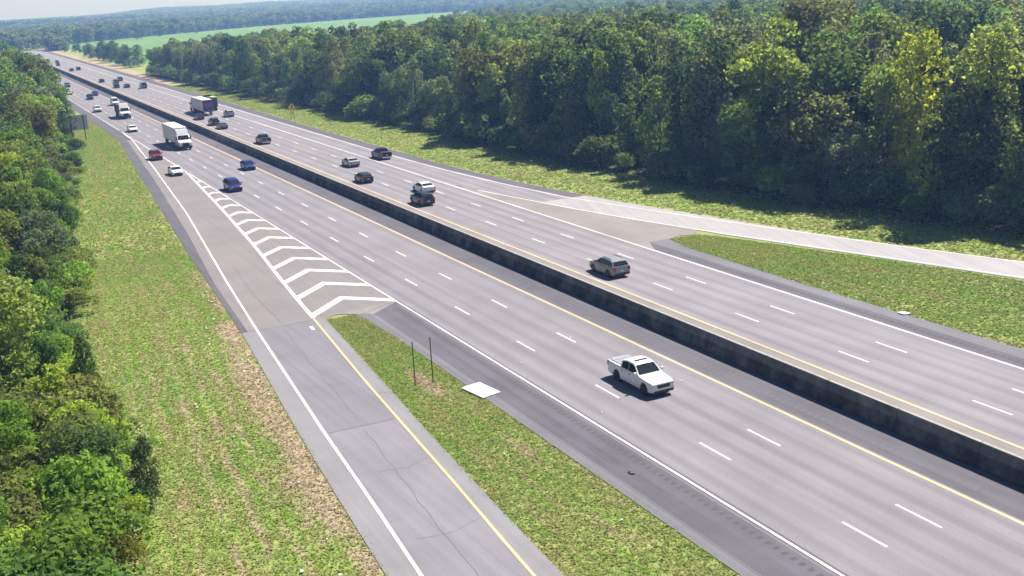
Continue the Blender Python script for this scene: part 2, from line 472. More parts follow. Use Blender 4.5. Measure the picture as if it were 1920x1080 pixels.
# ------------------------------------------------------------------ roads: slabs whose tops step up 4 mm at a time
def samples(fn, x0, x1, step=6.0):
    n = max(2, int(abs(x1 - x0) / step) + 1)
    return [(float(x), float(fn(x))) for x in np.linspace(x0, x1, n)]
def band(fa, fb, x0, x1, step=6.0):
    ca = fa if callable(fa) else (lambda x, c=fa: c)
    cb = fb if callable(fb) else (lambda x, c=fb: c)
    return samples(ca, x0, x1, step) + samples(cb, x1, x0, step)
def slab(mb, pts, top): mb.prism(pts, -0.30, top)
XN, XF = -40.0, 1005.0
Z0, Z1, Z2, Z3 = 0.0, 0.004, 0.008, 0.012

road = MB(); slab(road, [(XN, -33.35), (XN, -44.3), (XF, -44.3), (XF, -33.35)], Z1)
near_road = structure('near_carriageway', road, M['concrete'])
road = MB(); slab(road, [(XN, -51.35), (XN, -62.85), (XF, -62.85), (XF, -51.35)], Z1)
far_road = structure('far_carriageway', road, M['concrete_far'])
b = MB(); slab(b, band(-62.84, lambda x: min(exit_white(x) - 0.5, -63.5), 146, XF, 8), Z0)
structure('auxiliary_lane', b, M['concrete_far'])
b = MB(); slab(b, [(XN, -44.29), (XN, -48.0), (XF, -48.0), (XF, -44.29)], Z0)
structure('near_median_shoulder', b, M['asphalt_dark'])
b = MB(); slab(b, [(XN, -48.01), (XN, -51.36), (XF, -51.36), (XF, -48.01)], Z0)
structure('far_median_shoulder', b, M['concrete_dirty'])
b = MB(); slab(b, [(92.3, -33.36), (89.6, -29.95), (60, -29.85), (XN, -30.0), (XN, -33.36)], Z0)
gore_shoulder = structure('near_outer_shoulder', b, M['asphalt_dark'])
b = MB(); slab(b, band(-29.96, lambda x: gore_right(x) , XN, 90.6, 8), -0.006)
structure('near_shoulder_edge', b, M['asphalt_mid'])
b = MB(); slab(b, band(-33.34, verge_ramp_edge, 252, XF, 12), Z0)
structure('upstream_shoulder', b, M['asphalt_dark'])
# slip road: concrete lane and painted gore, then the older asphalt
b = MB(); slab(b, [(91, -25.4), (92.95, -33.34)] + samples(lambda x: -33.34, 110, 255, 20) + samples(lambda x: float(ramp_seam(min(x, 252))), 252, 91, 6), Z0)
slip = structure('slip_road', b, M['concrete_gore'])
b = MB(); slab(b, band(ramp_seam, verge_ramp_edge, 91, 252, 6), -0.006)
structure('slip_road_shoulder', b, M['asphalt_dark'])
b = MB(); slab(b, band(lambda x: float(ramp_white(x)) - 0.2, lambda x: float(ramp_yellow(x)) + 0.1 if x < 91 else -25.0, 65, 91, 4), Z0)
structure('slip_road_asphalt', b, M['asphalt_ramp'])
b = MB(); slab(b, band(lambda x: float(ramp_white(x)) - 0.2, lambda x: float(ramp_yellow(x)) + 0.1, XN, 64.98, 5), Z0)
structure('slip_road_old_asphalt', b, M['asphalt_ramp_pale'])
b = MB(); slab(b, band(verge_ramp_edge, lambda x: float(ramp_white(x)) - 0.2, XN, 91, 5), -0.006)
slab(b, band(lambda x: float(ramp_yellow(x)) + 0.1, gore_left, XN, 90.8, 5), -0.006)
structure('slip_road_edges', b, M['ramp_edge'])
b = MB(); slab(b, [(90.8, -25.0), (90.8, -25.9), (91.5, -27.2), (90.6, -28.5), (89.6, -29.96), (92.4, -33.35), (93, -33.3), (93, -25.0)], -0.003)
structure('gore_nose', b, M['concrete_dirty'])
# exit ramp on the far side
b = MB(); slab(b, [(97.4, -64.4), (97.4, -67.0), (97.9, -68.8), (97.4, -70.2)] + samples(exit_near, 99, 146, 5) + [(150, -62.83), (94, -62.83)], -0.003)
structure('exit_gore', b, M['concrete_dirty'])
b = MB(); slab(b, band(lambda x: float(exit_near(x)) + (0.0 if x > 98 else 0.4), lambda x: float(far_outer(x)) + 0.25, 20, 126, 5), -0.004)
structure('exit_ramp', b, M['ramp_far'])
b = MB(); slab(b, band(lambda x: float(exit_near(x)) if x < 146 else -63.4, lambda x: float(exit_white(x)) - 0.4, 126.02, 170, 4), -0.001)
structure('exit_ramp_taper', b, M['concrete_far'])
b = MB(); slab(b, band(lambda x: float(exit_white(x)) - 0.35, far_outer, 126.03, 1005, 8), -0.006)
structure('far_outer_shoulder', b, M['asphalt_dark'])
b = MB(); slab(b, band(-62.84, -64.45, XN, 97.6, 20), -0.005)
structure('far_gore_shoulder', b, M['asphalt_dark'])
b = MB(); slab(b, band(-64.44, fgore_near, XN, 97.4, 5), -0.008)
structure('far_shoulder_edge', b, M['asphalt_mid'])

# ------------------------------------------------------------------ painted markings, each a piece of its road
def line(parent, name, pts, w, mat, z=Z3):
    m = MB(); m.strip(pts, w, z)
    return m.build(name, mat, parent)
def straight(y, x0=XN, x1=XF, step=60): return [(float(x), y) for x in np.linspace(x0, x1, int((x1 - x0) / step) + 2)]
line(near_road, 'white_edge_line', straight(-33.1), 0.165, M['white_line'])
line(near_road, 'yellow_edge_line', straight(-44.05), 0.18, M['yellow_line'])
line(far_road, 'yellow_edge_line', straight(-51.6), 0.18, M['yellow_line'])
line(far_road, 'white_edge_line', straight(-62.6), 0.2, M['white_line'])
line(slip, 'white_edge_line', samples(ramp_white, XN, 275, 4), 0.2, M['white_line'])
line(slip, 'yellow_edge_line', samples(ramp_yellow, XN, 91.4, 4), 0.17, M['yellow_line'])
line(slip, 'gore_line', samples(chev_left, 91.6, 192.6, 5), 0.36, M['white_line'])
line(far_road, 'ramp_edge_line', samples(exit_near, 25, 140, 4), 0.2, M['white_line'])
line(far_road, 'ramp_edge_line', samples(exit_white, 25, 1005, 6), 0.2, M['white_line'])
dash_mesh = None
def dash_row(parent, y, x0, lo, hi):
    global dash_mesh
    if dash_mesh is None:
        m = MB(); m.box(-1.524, 1.524, -0.075, 0.075, 0.0, 0.003); dash_mesh = m.mesh('lane_dash', M['white_line'])
    k = math.ceil((lo - x0) / 12.192)
    while x0 + k * 12.192 < hi:
        o = bpy.data.objects.new('lane_dash', dash_mesh)
        o.location = (x0 + k * 12.192 - 1.524, y, 0.0065)
        link(o, parent); k += 1
for y in (-36.78, -40.44): dash_row(near_road, y, 99.37, 22, 430)
for y in (-55.26, -58.94): dash_row(far_road, y, 107.38, 30, 430)
for parent, rows, x0 in ((near_road, (-36.78, -40.44), 99.37), (far_road, (-55.26, -58.94), 107.38)):
    m = MB()
    for y in rows:
        k = math.ceil((430 - x0) / 12.192)
        while x0 + k * 12.192 < 1100:
            x = x0 + k * 12.192; m.box(x - 3.048, x, y - 0.085, y + 0.085, 0.0065, 0.0095); k += 1
    o = m.build('distant_lane_dashes', M['white_line'], parent); o['kind'] = 'stuff'
# chevrons in the painted gore
for k in range(15):
    xt = 96.6 + 6.42 * k
    yl = float(chev_left(xt)); yr = -33.1; yt = (yl + yr) / 2
    if yl - yr < 0.7: continue
    xl = xt - (float(chev_left(xt - 4)) - yt) * 1.0
    wl = float(chev_left(xl)) - 0.05
    xr = xt - (yt - yr) * 1.0
    t = 0.62
    m = MB()
    z = Z3 - 0.001 if True else 0
    m.poly([(xl - t, wl, z), (xt - t, yt, z), (xt + t, yt, z), (xl + t, float(chev_left(xl + t)) - 0.05, z)][::-1])
    m.poly([(xt - t, yt, z), (xr - t, yr + 0.05, z), (xr + t, yr + 0.05, z), (xt + t, yt, z)][::-1])
    m.build('chevron_stripe', M['white_line'], slip)
line(slip, 'marker_dash', [(88.1, -23.95), (89.3, -24.05)], 0.3, M['white_line'])
# cross joints and long cracks of the slip road
rr = random.Random(4)
def crack(parent, pts, w, z=Z2):
    out = []
    for i in range(len(pts) - 1):
        (ax, ay), (bx, by) = pts[i], pts[i + 1]
        n = max(2, int(math.hypot(bx - ax, by - ay) / 1.2))
        for j in range(n):
            f = j / n; out.append((ax + (bx - ax) * f + rr.uniform(-.08, .08), ay + (by - ay) * f + rr.uniform(-.1, .1)))
    out.append(pts[-1])
    m = MB(); m.strip(out, w, z); m.build('sealed_crack', M['seal'], parent)
crack(slip, [(91, -19.1), (91, -24.9)], 0.10)
crack(slip, [(65, -18.0), (65, -22.5)], 0.10)
crack(slip, [(64.5, -20.2), (55, -19.4), (44, -18.6), (32, -17.7)], 0.035)
crack(slip, [(91, -22.0), (80, -21.2), (66, -20.3)], 0.03)
crack(slip, [(58, -22.0), (57.2, -20.4), (57.6, -18.6)], 0.02)
crack(slip, [(49, -21.3), (48.2, -19.4), (48.6, -17.4)], 0.02)
crack(slip, [(74, -23.2), (73.6, -21.2), (74.4, -19.0)], 0.02)
crack(slip, [(116, -23.6), (104, -22.6), (91.5, -22.1)], 0.05)
crack(slip, [(70.3, -22.9), (69.9, -24.3)], 0.06, 0.004)
crack(near_road, [(92.6, -33.3), (89.9, -28.7)], 0.12)
# rumble strips: rows of milled grooves
def rumble(parent, y, w, x0, x1, mat, pitch=0.62):
    m = MB()
    x = x0
    while x < x1:
        m.box(x, x + 0.26, y - w / 2, y + w / 2, Z0, Z0 + 0.003); x += pitch
    o = m.build('rumble_strip', mat, parent); o['kind'] = 'stuff'
rumble(near_road, -45.35, 0.42, 20, 150, M['groove_near'])
rumble(near_road, -32.25, 0.34, 20, 90, M['groove'])
rumble(far_road, -63.7, 0.4, 20, 90, M['groove'])
# dirt streaks kept on the shoulders
line(near_road, 'shoulder_joint', [(XN, -29.93), (89.5, -29.93)], 0.10, M['asphalt_mid'], 0.004)
line(near_road, 'shoulder_joint', [(XN, -32.82), (91, -32.82)], 0.16, M['seal'], 0.004)
line(near_road, 'shoulder_joint', [(XN, -44.75), (XF, -44.75)], 0.05, M['asphalt_mid'], 0.004)

# ------------------------------------------------------------------ median barrier in cast sections
BY = -47.85
prof = [(0.44, 0.0), (0.44, 0.10), (0.225, 0.72), (0.20, 0.80), (0.205, 0.84), (0.11, 1.40), (0.09, 1.42)]
ring = [(y, z) for y, z in prof] + [(-y, z) for y, z in prof[::-1]]
mb = MB(); mb.loft([[(x, y, z) for y, z in ring] for x in (0.0, 6.05)])
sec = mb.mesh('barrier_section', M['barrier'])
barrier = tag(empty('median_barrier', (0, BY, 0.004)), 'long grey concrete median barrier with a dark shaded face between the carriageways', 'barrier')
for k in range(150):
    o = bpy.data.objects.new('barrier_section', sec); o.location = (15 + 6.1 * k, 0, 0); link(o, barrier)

# ------------------------------------------------------------------ foliage
def leaf_faces(P, Nn, size, rng, aspect=1.0):
    n = len(P)
    d = Nn * 0.9 + rng.normal(0, 0.5, (n, 3)); d /= np.linalg.norm(d, axis=1, keepdims=True)
    a = np.cross(d, rng.normal(0, 1, (n, 3))); a /= np.linalg.norm(a, axis=1, keepdims=True)
    b = np.cross(d, a)
    s = (size * rng.uniform(0.55, 1.35, n))[:, None]
    bend = d * s * rng.uniform(-0.35, 0.1, (n, 1))
    V = np.stack([P - a * s * 0.5 * aspect, P - b * s * rng.uniform(.3, .5, (n, 1)) + bend, P + a * s * 0.5 * aspect, P + b * s * rng.uniform(.3, .5, (n, 1)) + bend], 1)
    return V
def lobes_cloud(lobes, size, dens, rng, keep_low=True, aspect=1.0):
    Vs = []; vs = []
    for (c, r, shade) in lobes:
        c = np.array(c); r = np.array(r)
        area = 4 * math.pi * ((r[0] * r[1]) ** 1.6 + 2 * (r[0] * r[2]) ** 1.6) ** (1 / 1.6) / 3 ** (1 / 1.6)
        n = int(area * dens / (size * size * 0.5))
        d = rng.normal(0, 1, (n, 3)); d /= np.linalg.norm(d, axis=1, keepdims=True)
        d[:, 2] = np.where(d[:, 2] < -0.5, -d[:, 2], d[:, 2])
        # lumpy surface
        k1, k2, k3 = rng.normal(0, 1, (3, 3))
        lump = 1 + 0.13 * np.sin(4 * d @ k1 + 1) + 0.10 * np.sin(6 * d @ k2) + 0.07 * np.sin(9 * d @ k3)
        rad = lump * rng.uniform(0.72, 1.06, n) ** 0.7
        P = c + d * r * rad[:, None]
        Nn = d / r; Nn /= np.linalg.norm(Nn, axis=1, keepdims=True)
        ok = P[:, 2] > 0.05
        P, Nn = P[ok], Nn[ok]
        Vs.append(leaf_faces(P, Nn, size, rng, aspect))
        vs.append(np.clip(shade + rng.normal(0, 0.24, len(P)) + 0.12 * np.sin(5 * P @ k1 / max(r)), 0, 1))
    return np.concatenate(Vs), np.concatenate(vs)

def tree_lobes(kind, H, rng):
    L = []
    u = rng.uniform
    if kind == 'round':
        R = H * 0.27
        for i in range(15):
            a = u(0, 6.28); t = u(-0.5, 1)
            rr_ = R * math.sqrt(max(0, 1 - t * t * 0.8)) * u(0.55, 0.8)
            s = H * u(0.095, 0.14)
            L.append(((math.cos(a) * rr_, math.sin(a) * rr_, H * 0.62 + t * H * 0.25), (s, s, s * u(.75, 1)), u(0.3, 0.6)))
        for i in range(8):
            a = i * .785 + u(-.3, .3); s = H * u(.075, .115)
            L.append(((math.cos(a) * R * .7, math.sin(a) * R * .7, H * u(.12, .42)), (s, s, s * 1.05), u(.25, .5)))
    elif kind == 'cone':
        for i in range(24):
            t = (i + u(0, 1)) / 24
            rr_ = H * 0.17 * math.sqrt(max(0.0, 1 - t ** 2.2)) * u(0.45, 1)
            a = i * 2.4 + u(-.4, .4); s = H * (0.095 - 0.035 * t) * u(.85, 1.2)
            L.append(((math.cos(a) * rr_, math.sin(a) * rr_, H * (0.10 + 0.82 * t)), (s, s, s * 1.15), u(.3, .6)))
    elif kind == 'column':
        for i in range(22):
            t = (i + u(0, 1)) / 22
            rr_ = H * 0.125 * math.sqrt(max(0.0, 1 - (2 * t - .9) ** 2 * .75)) * u(0.4, 1)
            a = i * 2.4; s = H * u(.065, .095) * (1.1 - .35 * t)
            L.append(((math.cos(a) * rr_, math.sin(a) * rr_, H * (0.10 + 0.83 * t)), (s, s, s * 1.35), u(.3, .6)))
    elif kind == 'ragged':
        for i in range(20):
            t = u(0, 1); a = u(0, 6.28)
            rr_ = H * 0.19 * u(.2, 1) * (1.1 - .6 * t); s = H * u(.07, .12) * (1.1 - .35 * t)
            L.append(((math.cos(a) * rr_, math.sin(a) * rr_, H * (0.06 + 0.8 * t)), (s * .95, s * .95, s * u(1.0, 1.5)), u(.25, .6)))
    elif kind == 'pine':
        for i in range(20):
            t = (i + u(0, 1)) / 20
            a = i * 2.4 + u(-.5, .5); ln = H * 0.17 * (1.05 - t) * u(.5, 1) + .3
            s = H * u(.05, .075)
            L.append(((math.cos(a) * ln, math.sin(a) * ln, H * (0.42 + 0.55 * t)), (s * 1.2, s * 1.2, s * .6), u(.25, .5)))
    elif kind == 'bush':
        for i in range(9):
            a = u(0, 6.28); q = u(0, 1); s = H * u(.2, .34)
            L.append(((math.cos(a) * H * .5 * q, math.sin(a) * H * .5 * q, H * u(.22, .68)), (s * 1.1, s * 1.1, s), u(.3, .65)))
    return L

def trunk_mb(H, kind, rng, mi=0):
    m = MB(); r = H * 0.014
    top = H * (0.9 if kind in ('cone', 'column', 'pine') else 0.6)
    p = Vector((0, 0, -0.1)); n = 5; pr = r * 1.3
    for i in range(n):
        q = Vector((rng.uniform(-.012, .012) * H, rng.uniform(-.012, .012) * H, top * (i + 1) / n)); nr = r * (1.1 - (i + 1) / n * .8)
        m.tube(p, q, pr, nr, 7, mi); p, pr = q, nr
    for i in range(7):
        z = top * rng.uniform(.45, .95); a = rng.uniform(0, 6.28); ln = H * rng.uniform(.06, .11)
        m.tube((0, 0, z), (math.cos(a) * ln, math.sin(a) * ln, z + ln * .6), r * .45, r * .12, 5, mi)
    return m

PROTO = {}
def make_proto(key, kind, H, size, dens, seed, aspect=1.0):
    rng = np.random.default_rng(seed)
    L = tree_lobes(kind, H, rng)
    V, v = lobes_cloud(L, size, dens, rng, aspect=aspect)
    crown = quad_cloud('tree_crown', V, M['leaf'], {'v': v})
    trunk = trunk_mb(H, kind, rng).mesh('tree_trunk', M['bark'], 60) if kind != 'bush' else trunk_mb(H * .6, 'round', rng).mesh('shrub_stem', M['bark'])
    PROTO[key] = dict(crown=crown, trunk=trunk, kind=kind, H=H, V=V, v=v)
for i in range(3): make_proto(f'round{i}', 'round', 18, 0.50, 0.6, 20 + i)
make_proto('broad0', 'round', 24, 0.5, 0.6, 29)
for i in range(3): make_proto(f'cone{i}', 'cone', 20, 0.48, 0.6, 30 + i)
for i in range(2): make_proto(f'column{i}', 'column', 20, 0.46, 0.6, 40 + i)
for i in range(3): make_proto(f'ragged{i}', 'ragged', 17, 0.48, 0.6, 50 + i)
for i in range(2): make_proto(f'pine{i}', 'pine', 20, 0.5, 0.5, 60 + i, 1.5)
for i in range(3): make_proto(f'nearround{i}', 'round', 11, 0.30, 0.62, 70 + i)
for i in range(2): make_proto(f'nearragged{i}', 'ragged', 10, 0.28, 0.62, 80 + i)
for i in range(3): make_proto(f'bush{i}', 'bush', 4, 0.34, 0.62, 90 + i)
make_proto('nearcone0', 'cone', 6, 0.19, 0.75, 85)
for i in range(3): make_proto(f'nearbush{i}', 'bush', 3.2, 0.19, 0.62, 95 + i)

GREENS = {'dark': (0.046, 0.064, 0.031), 'mid': (0.066, 0.092, 0.037), 'bright': (0.075, 0.116, 0.036), 'olive': (0.09, 0.10, 0.041),
          'lime': (0.104, 0.130, 0.041), 'yellow': (0.128, 0.14, 0.030), 'rust': (0.085, 0.066, 0.038), 'grey': (0.086, 0.098, 0.062)}
LUSH = {'dark': (0.042, 0.066, 0.027), 'mid': (0.062, 0.10, 0.028), 'bright': (0.080, 0.132, 0.027), 'olive': (0.088, 0.105, 0.034), 'lime': (0.135, 0.165, 0.030)}
def jitter(c, r=0.22):
    k = random.uniform(1 - r, 1 + r)
    return (c[0] * k * random.uniform(.9, 1.1), c[1] * k, c[2] * k * random.uniform(.85, 1.15))
SHAPE_WORD = {'round': 'round', 'cone': 'conical', 'column': 'slender', 'ragged': 'ragged', 'pine': 'thin-topped pine', 'bush': 'bushy'}
COLOUR_WORD = {'dark': 'dark-green', 'mid': 'mid-green', 'bright': 'bright-green', 'olive': 'olive-green', 'lime': 'yellow-green', 'yellow': 'golden-yellow', 'rust': 'rusty-brown', 'grey': 'grey-green'}

def plant(key, x, y, H, colour, label, group, cat='tree', name=None, wide=1.0, tint=None):
    p = PROTO[key]
    s = H / p['H']
    nm = name or ('pine_tree' if p['kind'] == 'pine' else 'shrub' if p['kind'] == 'bush' else 'broadleaf_tree')
    t = empty(nm, (x, y, GRASS_Z), random.uniform(0, 6.28))
    tag(t, label, cat, group)
    tr = bpy.data.objects.new('trunk' if cat == 'tree' else 'stem', p['trunk']); tr.scale = (s, s, s); link(tr, t)
    cr = bpy.data.objects.new('crown' if cat == 'tree' else 'foliage', p['crown']); cr.scale = (s * wide, s * wide, s); link(cr, t)
    cr['tint'] = tint or jitter(GREENS[colour])
    return t

# --- candidates for the big forest beyond the far verge
def proj(x, y, z):
    d = Vector((x, y, z - CAM_H)); w = d.dot(fw)
    if w <= 1: return None
    return 960 + 2054 * d.dot(r2) / w, 540 - 2054 * d.dot(u2) / w, w
field_edge_x = [(-20, -1e4), (505, -1e4)]
def in_forest(x, y):
    if x < 505 and y > tree_right(x): return False
    # boundary with the crop field, given as Y of the field edge at X
    e = np.interp(x, [400, 425, 470, 505, 506, 600, 800, 1560, 1700], [-1e4 if False else -170, -158, -128, -95, -250, -258, -352, -850, -1000])
    if x > 425 and x < 505: return y > e or y < np.interp(x, [425, 505], [-172, -205])
    if x >= 505: return y < e
    return True
cands = []
step = 6.9
for ix in range(int((30) / step), int(1400 / step)):
    for iy in range(int(75 / step), int(1000 / step)):
        x = (ix + random.uniform(.1, .9)) * step; y = -(iy + random.uniform(.1, .9)) * step
        d = math.hypot(x, y)
        if d > 480 and random.random() > (480 / d) ** 1.3: continue
        if not in_forest(x, y): continue
        q = proj(x, y, 14)
        if q is None or q[0] < -60 or q[0] > 2060 or q[1] < -80: continue
        cands.append((x, y, d))
# a firm front row along the edge
front = []
x = 48.0
while x < 520:
    y = float(tree_right(x)) - random.uniform(0.2, 2.2)
    q = proj(x, y, 10)
    if q and -80 < q[0] < 2080: front.append((x, y, math.hypot(x, y)))
    x += random.uniform(4.2, 7.0)
def depth_in(x, y): return float(tree_right(min(x, 505))) - y
cands = [c for c in cands if not (c[0] < 505 and depth_in(c[0], c[1]) < 4.0)]
cands.sort(key=lambda c: c[2] + 1.1 * max(0, depth_in(c[0], c[1])))

SPECIAL = [  # (pixel-free) standouts: x, y, proto, H, colour, width, label
    (93.0, -99.0, 'column0', 21.0, 'yellow', 1.0, 'tall slender tree with a yellowish upper crown in the front row'),
    (137.0, -124.0, 'broad0', 24.5, 'olive', 1.2, 'huge round-crowned olive tree standing above the forest behind the exit gore'),
    (128.0, -95.0, 'round1', 21.0, 'dark', 0.95, 'broad very dark tree in the front row beside the exit taper'),
    (112.0, -96.5, 'ragged0', 19.5, 'lime', 1.15, 'full light green tree in the front row beyond the exit gore'),
    (152.0, -92.0, 'ragged1', 18.0, 'yellow', 0.9, 'yellow-green ragged tree in the front row behind the far verge'),
    (186.0, -90.0, 'round2', 15.0, 'lime', 0.85, 'yellowish round tree at the forest edge where the exit lane starts'),
    (172.0, -98.0, 'cone1', 19.0, 'olive', 0.9, 'broad olive conical tree standing just inside the forest edge by the verge'),
]
def far_colour(x, y):
    n = math.sin(x * .05 + y * .031) + math.sin(x * .021 - y * .047 + 2)
    w = {'dark': 3.0, 'mid': 3.2, 'olive': 2.4, 'bright': 1.2, 'lime': 1.5, 'grey': 2.0, 'yellow': .12, 'rust': 0}
    if n > 0.7: w['lime'] += 2; w['olive'] += 1.5
    if n < -0.7: w['dark'] += 2.5
    return random.choices(list(w), list(w.values()))[0]
def far_kind(d):
    return random.choices(['round', 'cone', 'column', 'ragged', 'pine'], [4.2, 2.4, 1.6, 3.0, 0.25 if d < 300 else 0.5])[0]
def pick(kind):
    return kind + str(random.randrange({'round': 3, 'cone': 3, 'column': 2, 'ragged': 3, 'pine': 2}[kind]))
def far_height(x, y):
    base = np.interp(x, [60, 150, 260, 420, 505], [18.5, 18.5, 17, 15, 13])
    return float(base) * random.uniform(0.76, 1.22)
def where(x, y):
    dp = depth_in(x, y)
    row = 'at the forest edge' if dp < 5 else 'in the second row' if dp < 13 else 'deeper in the forest'
    if x < 100: z = 'behind the exit ramp'
    elif x < 150: z = 'behind the exit gore'
    elif x < 215: z = 'behind the black pickup'
    elif x < 300: z = 'behind the yellow warning sign'
    elif x < 400: z = 'beyond the decorated trailer'
    else: z = 'near the crop field'
    return row, z
count = 0
for (x, y, key, H, colr, w, lab) in SPECIAL:
    plant(key, x, y, H, colr, lab, 'trees of the forest beyond the far carriageway', wide=w); count += 1
used = [(s[0], s[1]) for s in SPECIAL]
def clear(x, y, r=3.2): return all((x - a) ** 2 + (y - b) ** 2 > r * r for a, b in used)
N_RIGHT = 208
rest = []
for (x, y, d) in front + cands:
    if not clear(x, y): continue
    k = far_kind(d); colr = far_colour(x, y); H = far_height(x, y)
    if (x, y, d) in front: H *= random.uniform(.55, .84 if x < 120 else 1.0)
    if count < N_RIGHT:
        row, z = where(x, y)
        plant(pick(k), x, y, H, colr, f'{COLOUR_WORD[colr]} {SHAPE_WORD[k]} tree {row} {z}', f'{COLOUR_WORD[colr]} {SHAPE_WORD[k]} trees {row} {z}', wide=random.uniform(.85, 1.15))
        count += 1
    else:
        rest.append((x, y, pick(k), H, colr))

# --- understorey shrubs along the forest edge
x = 50.0
while x < 500:
    y = float(tree_right(x)) + random.uniform(-0.5, 3.6)
    q = proj(x, y, 1)
    if q and -60 < q[0] < 2060:
        colr = random.choice(['mid', 'dark', 'bright', 'olive', 'mid'])
        plant(f'bush{random.randrange(3)}', x, y, random.uniform(2.6, 6.5), colr, f'{COLOUR_WORD[colr]} shrub under the forest edge {where(x, y)[1]}', f'{COLOUR_WORD[colr]} shrubs under the forest edge {where(x, y)[1]}', 'shrub', wide=1.1)
    x += random.uniform(2.6, 5.2) * (1 if x < 250 else 1.6)

# --- trees lining the near verge on the left
LEFT = [  # x, y, proto, H, colour, width, label
    (78.0, 0.2, 'nearround0', 11.0, 'lime', 1.1, 'yellow-green round tree leaning over the near verge'),
    (58.0, 1.6, 'nearbush0', 4.6, 'rust', 1.0, 'orange-brown shrub among the green bushes by the near verge'),
    (78.5, -4.9, 'nearcone0', 6.0, 'dark', 0.75, 'small dark tree standing forward on the near verge grass'),
    (60.0, -6.0, 'nearcone0', 4.6, 'dark', 0.8, 'dark spiky little tree at the lower left verge'),
    (53.5, -3.7, 'nearbush1', 2.2, 'yellow', 0.9, 'yellow flowering bush beside the dark spiky little tree'),
]
for (x, y, key, H, colr, w, lab) in LEFT:
    plant(key, x, y, H, colr, lab, 'trees lining the near verge', 'shrub' if 'bush' in key else 'tree', wide=w)
lx = 34.0; nleft = 0
def left_place(x):
    return ('by the lower left verge' if x < 62 else 'beside the slip road verge' if x < 130 else 'before the big sign panel' if x < 250 else 'beyond the big sign panel')
left_used = [(l[0], l[1]) for l in LEFT]
for row in range(3):
    x = 32.0 + row * 2
    while x < 430:
        off = (1.8, 6.0, 11.5)[row] + random.uniform(-.8, 1.2)
        y = float(tree_left(x)) + off + (0.6 if x > 150 else 0)
        gap = random.uniform(3.2, 5.0) * (1 + x / 300) * (1 if row == 0 else 1.35)
        q = proj(x, y, 6)
        if q and -150 < q[0] and q[1] < 1300 and all((x - a) ** 2 + (y - b) ** 2 > 4 for a, b in left_used):
            H = float(np.interp(x, [30, 60, 110, 180, 240, 300, 430], [5.5, 7.0, 10.0, 11.5, 14.5, 18, 18])) * random.uniform(.8, 1.12) * (0.78 if row == 0 else 1.0)
            colr = random.choices(['bright', 'mid', 'olive', 'lime', 'dark', 'grey', 'rust'], [3 if x > 80 else 4, 3, 2, 1.6, 2, 1, .12])[0]
            key = random.choice(['nearround0', 'nearround1', 'nearround2', 'nearragged0', 'nearragged1']) if x < 200 else pick(random.choice(['round', 'ragged', 'cone']))
            k = PROTO[key]['kind']
            qq = proj(x, y - H * .27, H * .75)
            if 170 < x < 262 and qq and qq[0] > 112: x += gap; continue
            plant(key, x, y, H, colr, f'{COLOUR_WORD[colr]} {SHAPE_WORD[k]} tree {left_place(x)}', f'{COLOUR_WORD[colr]} {SHAPE_WORD[k]} trees {left_place(x)}', wide=random.uniform(.9, 1.25), tint=jitter(LUSH.get(colr, GREENS[colr])) if x < 200 else None)
            left_used.append((x, y)); nleft += 1
        x += gap
x = 34.0
while x < 300:
    y = float(tree_left(x)) + random.uniform(-.4, 2.4)
    colr = random.choice(['bright', 'mid', 'lime', 'olive', 'bright', 'dark', 'olive'])
    plant(f'nearbush{random.randrange(3)}', x, y, random.uniform(1.6, 3.6), colr, f'{COLOUR_WORD[colr]} bush {left_place(x)}', f'{COLOUR_WORD[colr]} bushes {left_place(x)}', 'shrub', wide=random.uniform(.9, 1.3), tint=jitter(LUSH[colr]))
    x += random.uniform(1.9, 3.4) * (1 + x / 250)
x = 31.0
while x < 150:
    for yy in (2.6, 5.4):
        colr = random.choice(['bright', 'mid', 'lime', 'olive', 'bright', 'dark', 'olive'])
        plant(f'nearbush{random.randrange(3)}', x, float(tree_left(x)) + yy + random.uniform(-.6, .6), random.uniform(3.0, 5.4), colr, f'{COLOUR_WORD[colr]} tall bush {left_place(x)}', f'{COLOUR_WORD[colr]} tall bushes {left_place(x)}', 'shrub', wide=random.uniform(.9, 1.3), tint=jitter(LUSH[colr]))
    x += random.uniform(2.2, 3.6)

# --- roadside clump before the field, and lone trees in it
x = 585.0; nclump = 0
while x < 1000 and nclump < 30:
    colr = random.choice(['dark', 'mid', 'grey', 'mid'])
    plant(pick(random.choice(['ragged', 'ragged', 'cone'])), x, -79 - random.uniform(0, 9) * (x / 700), float(np.interp(x, [585, 700, 830, 1000], [10.5, 10.5, 7, 6])) * random.uniform(.85, 1.15), colr, f'{COLOUR_WORD[colr]} tree in the roadside clump before the crop field', f'{COLOUR_WORD[colr]} trees in the clump before the crop field', wide=1.7)
    x += random.uniform(7, 19); nclump += 1
for (x, y, H, lab) in ((1150, -136, 13, 'left tall tree of the cluster standing in the crop field'), (1144, -146, 11, 'right low tree of the cluster standing in the crop field'),
                       (1128, -164, 8, 'small tree just right of the cluster in the crop field'), (1190, -178, 12, 'dense lone tree in the middle of the crop field'),
                       (1215, -200, 6, 'tiny bush-like tree on the crop field line'), (1250, -235, 8, 'slim tree on the crop field line'), (1262, -246, 9, 'darker tree at the end of the crop field line')):
    plant(pick('round'), x, y, H, 'dark', lab, 'lone trees in the crop field', wide=1.3)

